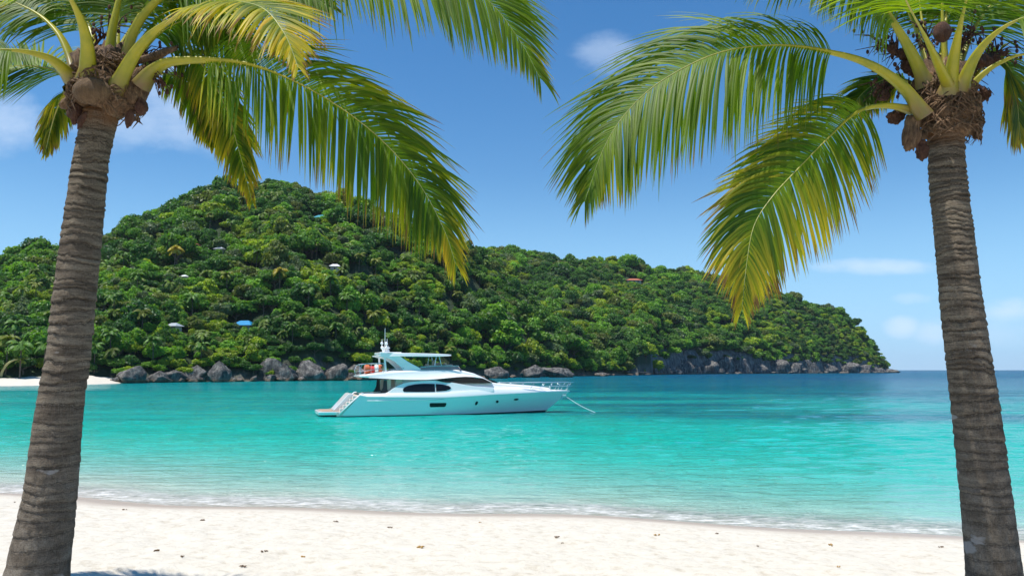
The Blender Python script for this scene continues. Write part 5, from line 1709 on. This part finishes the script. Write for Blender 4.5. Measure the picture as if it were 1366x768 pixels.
# bow rail
b = MB()
for sd in (-1, 1):
    top_r = []
    for u, v, y_ in ((920, 241, 1.55), (980, 240, 1.5), (1060, 239, 1.2), (1140, 238, 0.75), (1190, 237, 0.35), (1216, 238, 0.0)):
        X_, z_ = yp(u, v, y_ if sd < 0 else y_); top_r.append((X_, sd * y_, z_))
    pts_, _ = catmull(top_r, 30); b.tube(pts_, 0.026, 6)
    mid = [(x - 0.1, y_, z - 0.32) for (x, y_, z) in pts_ if x > pts_[16].x]; b.tube(mid, 0.014, 5)
    for i in (10, 14, 18, 21, 24, 27):
        p = pts_[i]; X_ = p.x - 0.35; d_ = dk(min(1, (X_ - DX[0]) / (LX - DX[0])))
        b.tube([p, (X_, sd * min(abs(p.y) , max(0, d_[1] - 0.05)), d_[2])], 0.02, 6)
    p = pts_[2]
b.build('bow_rail', M['steel'], YR, smooth=True)
X_, z_ = yp(1060, 262, 0)
b = MB(); b.box((X_, 0, z_ + 0.02), (0.5, 0.4, 0.16)); b.build('windlass', M['steel'], YR, bevel=0.04)
X_, z_ = yp(1168, 296, 0)
b = MB(); b.box((X_, -0.06, z_), (0.35, 0.14, 0.12)); b.tube([(X_ - .1, -0.1, z_), (X_ - 0.25, -0.12, z_ - 0.3)], 0.03, 6); b.build('anchor', M['steel'], YR)
# mooring line
a = YO + HV * X_ + Vector((0, 0, z_)); e_ = P(410 + 1328 / 3.415, 440 + 377 / 3.415, 62)
e_ = CAM + (e_ - CAM) * (CAMZ / (CAMZ - e_.z)); e_.z = -0.1
mm = (a + e_) / 2; mm.z -= 0.12
pts_, _ = catmull([a - a, mm - a, e_ - a], 24)
b = MB(); b.tube(pts_, 0.022, 6); o = b.build('anchor_line', M['rope'], None, smooth=True); o.location = a
tag(o, 'thin white anchor line running from the yacht bow down into the water', 'rope')
# gear on the aft flybridge deck
X_, z_ = yp(268, 203, 1.0)


def gear(u0, u1, v0, v1, matn, name, label, cat, y_=-1.15):
    a_ = yp(u0, v1, -y_); c_ = yp(u1, v0, -y_); b_ = MB()
    r_ = (c_[1] - a_[1]) / 2; cx2 = (a_[0] + c_[0]) / 2
    prof = [(-0.5, 0.55), (-0.46, 0.85), (-0.38, 1.0), (-0.08, 1.0), (-0.07, 1.06), (0.07, 1.06), (0.08, 1.0), (0.38, 1.0), (0.46, 0.85), (0.5, 0.55)]
    L_ = c_[0] - a_[0]
    b_.tube([(p_ * L_, 0, 0) for p_, _ in prof], [r_ * q_ for _, q_ in prof], 18)
    w = YO + HV * cx2 + PV * y_ + Vector((0, 0, (a_[1] + c_[1]) / 2))
    o_ = b_.build(name, M[matn], None, auto=40); o_.location = w; o_.rotation_euler = (0, 0, PHI)
    return tag(o_, label, cat, 'gear stowed on the aft deck of the yacht')


gear(258, 284, 158, 200, 'orange', 'life_raft_canister', 'rounded orange bundle at the aft end of the yacht upper deck', 'life raft')
gear(283, 305, 164, 204, 'red', 'rolled_cover', 'bright red rolled cover between the orange bundles on the yacht', 'cover')
gear(304, 324, 158, 196, 'gel', 'fender', 'white cylinder fender beside the red cover on the yacht', 'fender')
gear(322, 340, 158, 200, 'orange', 'life_jacket_bag', 'orange-brown bag at the foot of the yacht radar arch', 'bag')

# ------------------------------------------------------------------ beach scraps
seaweed = simple('dry_seaweed', (0.16, 0.10, 0.055), 0.9, var=0.4, scale=30)
leafm = simple('fallen_leaf', (0.42, 0.25, 0.07), 0.8, var=0.3, scale=20)
SCR = [(270, 694, 1), (272, 706, 0), (243, 743, 1), (222, 736, 1), (208, 735, 1), (128, 725, 0), (20, 670, 1), (112, 678, 1), (165, 680, 1), (410, 692, 1), (448, 696, 1), (494, 698, 1), (640, 697, 0), (466, 717, 0),
       (326, 756, 1), (317, 739, 1), (352, 736, 1), (228, 761, 1), (404, 743, 0), (365, 694, 1), (878, 714, 0), (905, 713, 1), (955, 712, 1), (1035, 721, 0), (1108, 727, 0), (1120, 738, 1), (1119, 757, 0), (1005, 747, 0),
       (750, 725, 1), (700, 706, 1), (1010, 729, 1), (1240, 724, 1), (1255, 730, 1), (900, 739, 0), (742, 717, 1), (1170, 750, 0), (560, 730, 0), (610, 748, 1), (520, 704, 1), (300, 688, 1)]
SL = {0: ['tan dry leaf scrap lying on the white sand', 'leaf scrap'], 1: ['dark curled seaweed scrap lying on the white sand', 'seaweed']}
SCR = [e for i_, e in enumerate(SCR) if i_ % 2 == 0]
for q, (px_, py_, kd) in enumerate(SCR):
    r = ray(px_, py_); kk = 1.0
    p = None
    for s in np.linspace(5, 24, 1200):
        w = CAM + r * (s / r.y)
        if w.z <= float(sand_h(np.array(w.x), np.array(w.y))): p = w; break
    if p is None: continue
    g = random.Random(q + 900); b = MB()
    sz = g.uniform(0.018, 0.042) * (1.5 if kd == 0 else 1)
    for j in range(5 if kd else 3):
        a0 = g.uniform(0, 6.28); c_ = Vector((g.uniform(-1, 1) * sz * 1.3, g.uniform(-.6, .6) * sz, 0.012))
        pts_ = [c_ + Vector((math.cos(a0 + 0.5 * (t_ - 2)) * sz * 0.35 * (t_ - 2), math.sin(a0 + 0.3 * t_) * sz * 0.3 * (t_ - 2), 0.006 * math.sin(t_ * 1.4) + 0.004)) for t_ in range(5)]
        b.tube(pts_, [0.002, sz * .2, sz * .3, sz * .2, 0.002], 5)
    o = b.build('fallen_leaf' if kd == 0 else 'seaweed_scrap', leafm if kd == 0 else seaweed)
    o.location = p
    reg = 'left of the middle' if px_ < 560 else ('in the middle' if px_ < 960 else 'on the right')
    low = 'along the wet edge' if py_ < 712 else 'on the dry sand'
    tag(o, '%s %s of the beach, %s' % (('tan dry leaf scrap' if kd == 0 else 'dark curled seaweed scrap'), reg, low), SL[kd][1], 'scraps washed up on the sand')

hm = bpy.data.materials.new('haze_air'); hm.use_nodes = True; hm.node_tree.nodes.clear()
t = NT(hm.node_tree); out = t.new('ShaderNodeOutputMaterial'); pv_ = t.new('ShaderNodeVolumePrincipled')
pv_.inputs['Color'].default_value = (0.86, 0.93, 1.0, 1); pv_.inputs['Density'].default_value = 0.00004; pv_.inputs['Anisotropy'].default_value = 0.3
t.l.new(pv_.outputs[0], out.inputs['Volume'])
b = MB(); b.box((0, 2800, 68), (15400, 10200, 154))
o = b.build('haze', hm); tag(o, kind='stuff', label='thin bluish sea air between the beach and the far headland')

# ------------------------------------------------------------------ render settings
SC.view_settings.view_transform = 'Standard'; SC.view_settings.look = 'None'; SC.view_settings.gamma = 1; SC.view_settings.exposure = 0.38
SC.render.engine = 'CYCLES'
cy = SC.cycles
cy.max_bounces = 7; cy.diffuse_bounces = 3; cy.glossy_bounces = 3; cy.transmission_bounces = 4; cy.transparent_max_bounces = 6; cy.volume_bounces = 2
cy.caustics_reflective = False; cy.caustics_refractive = False
cy.use_denoising = True
try: cy.denoiser = 'OPENIMAGEDENOISE'
except Exception: pass
cy.use_adaptive_sampling = True; cy.adaptive_threshold = 0.015
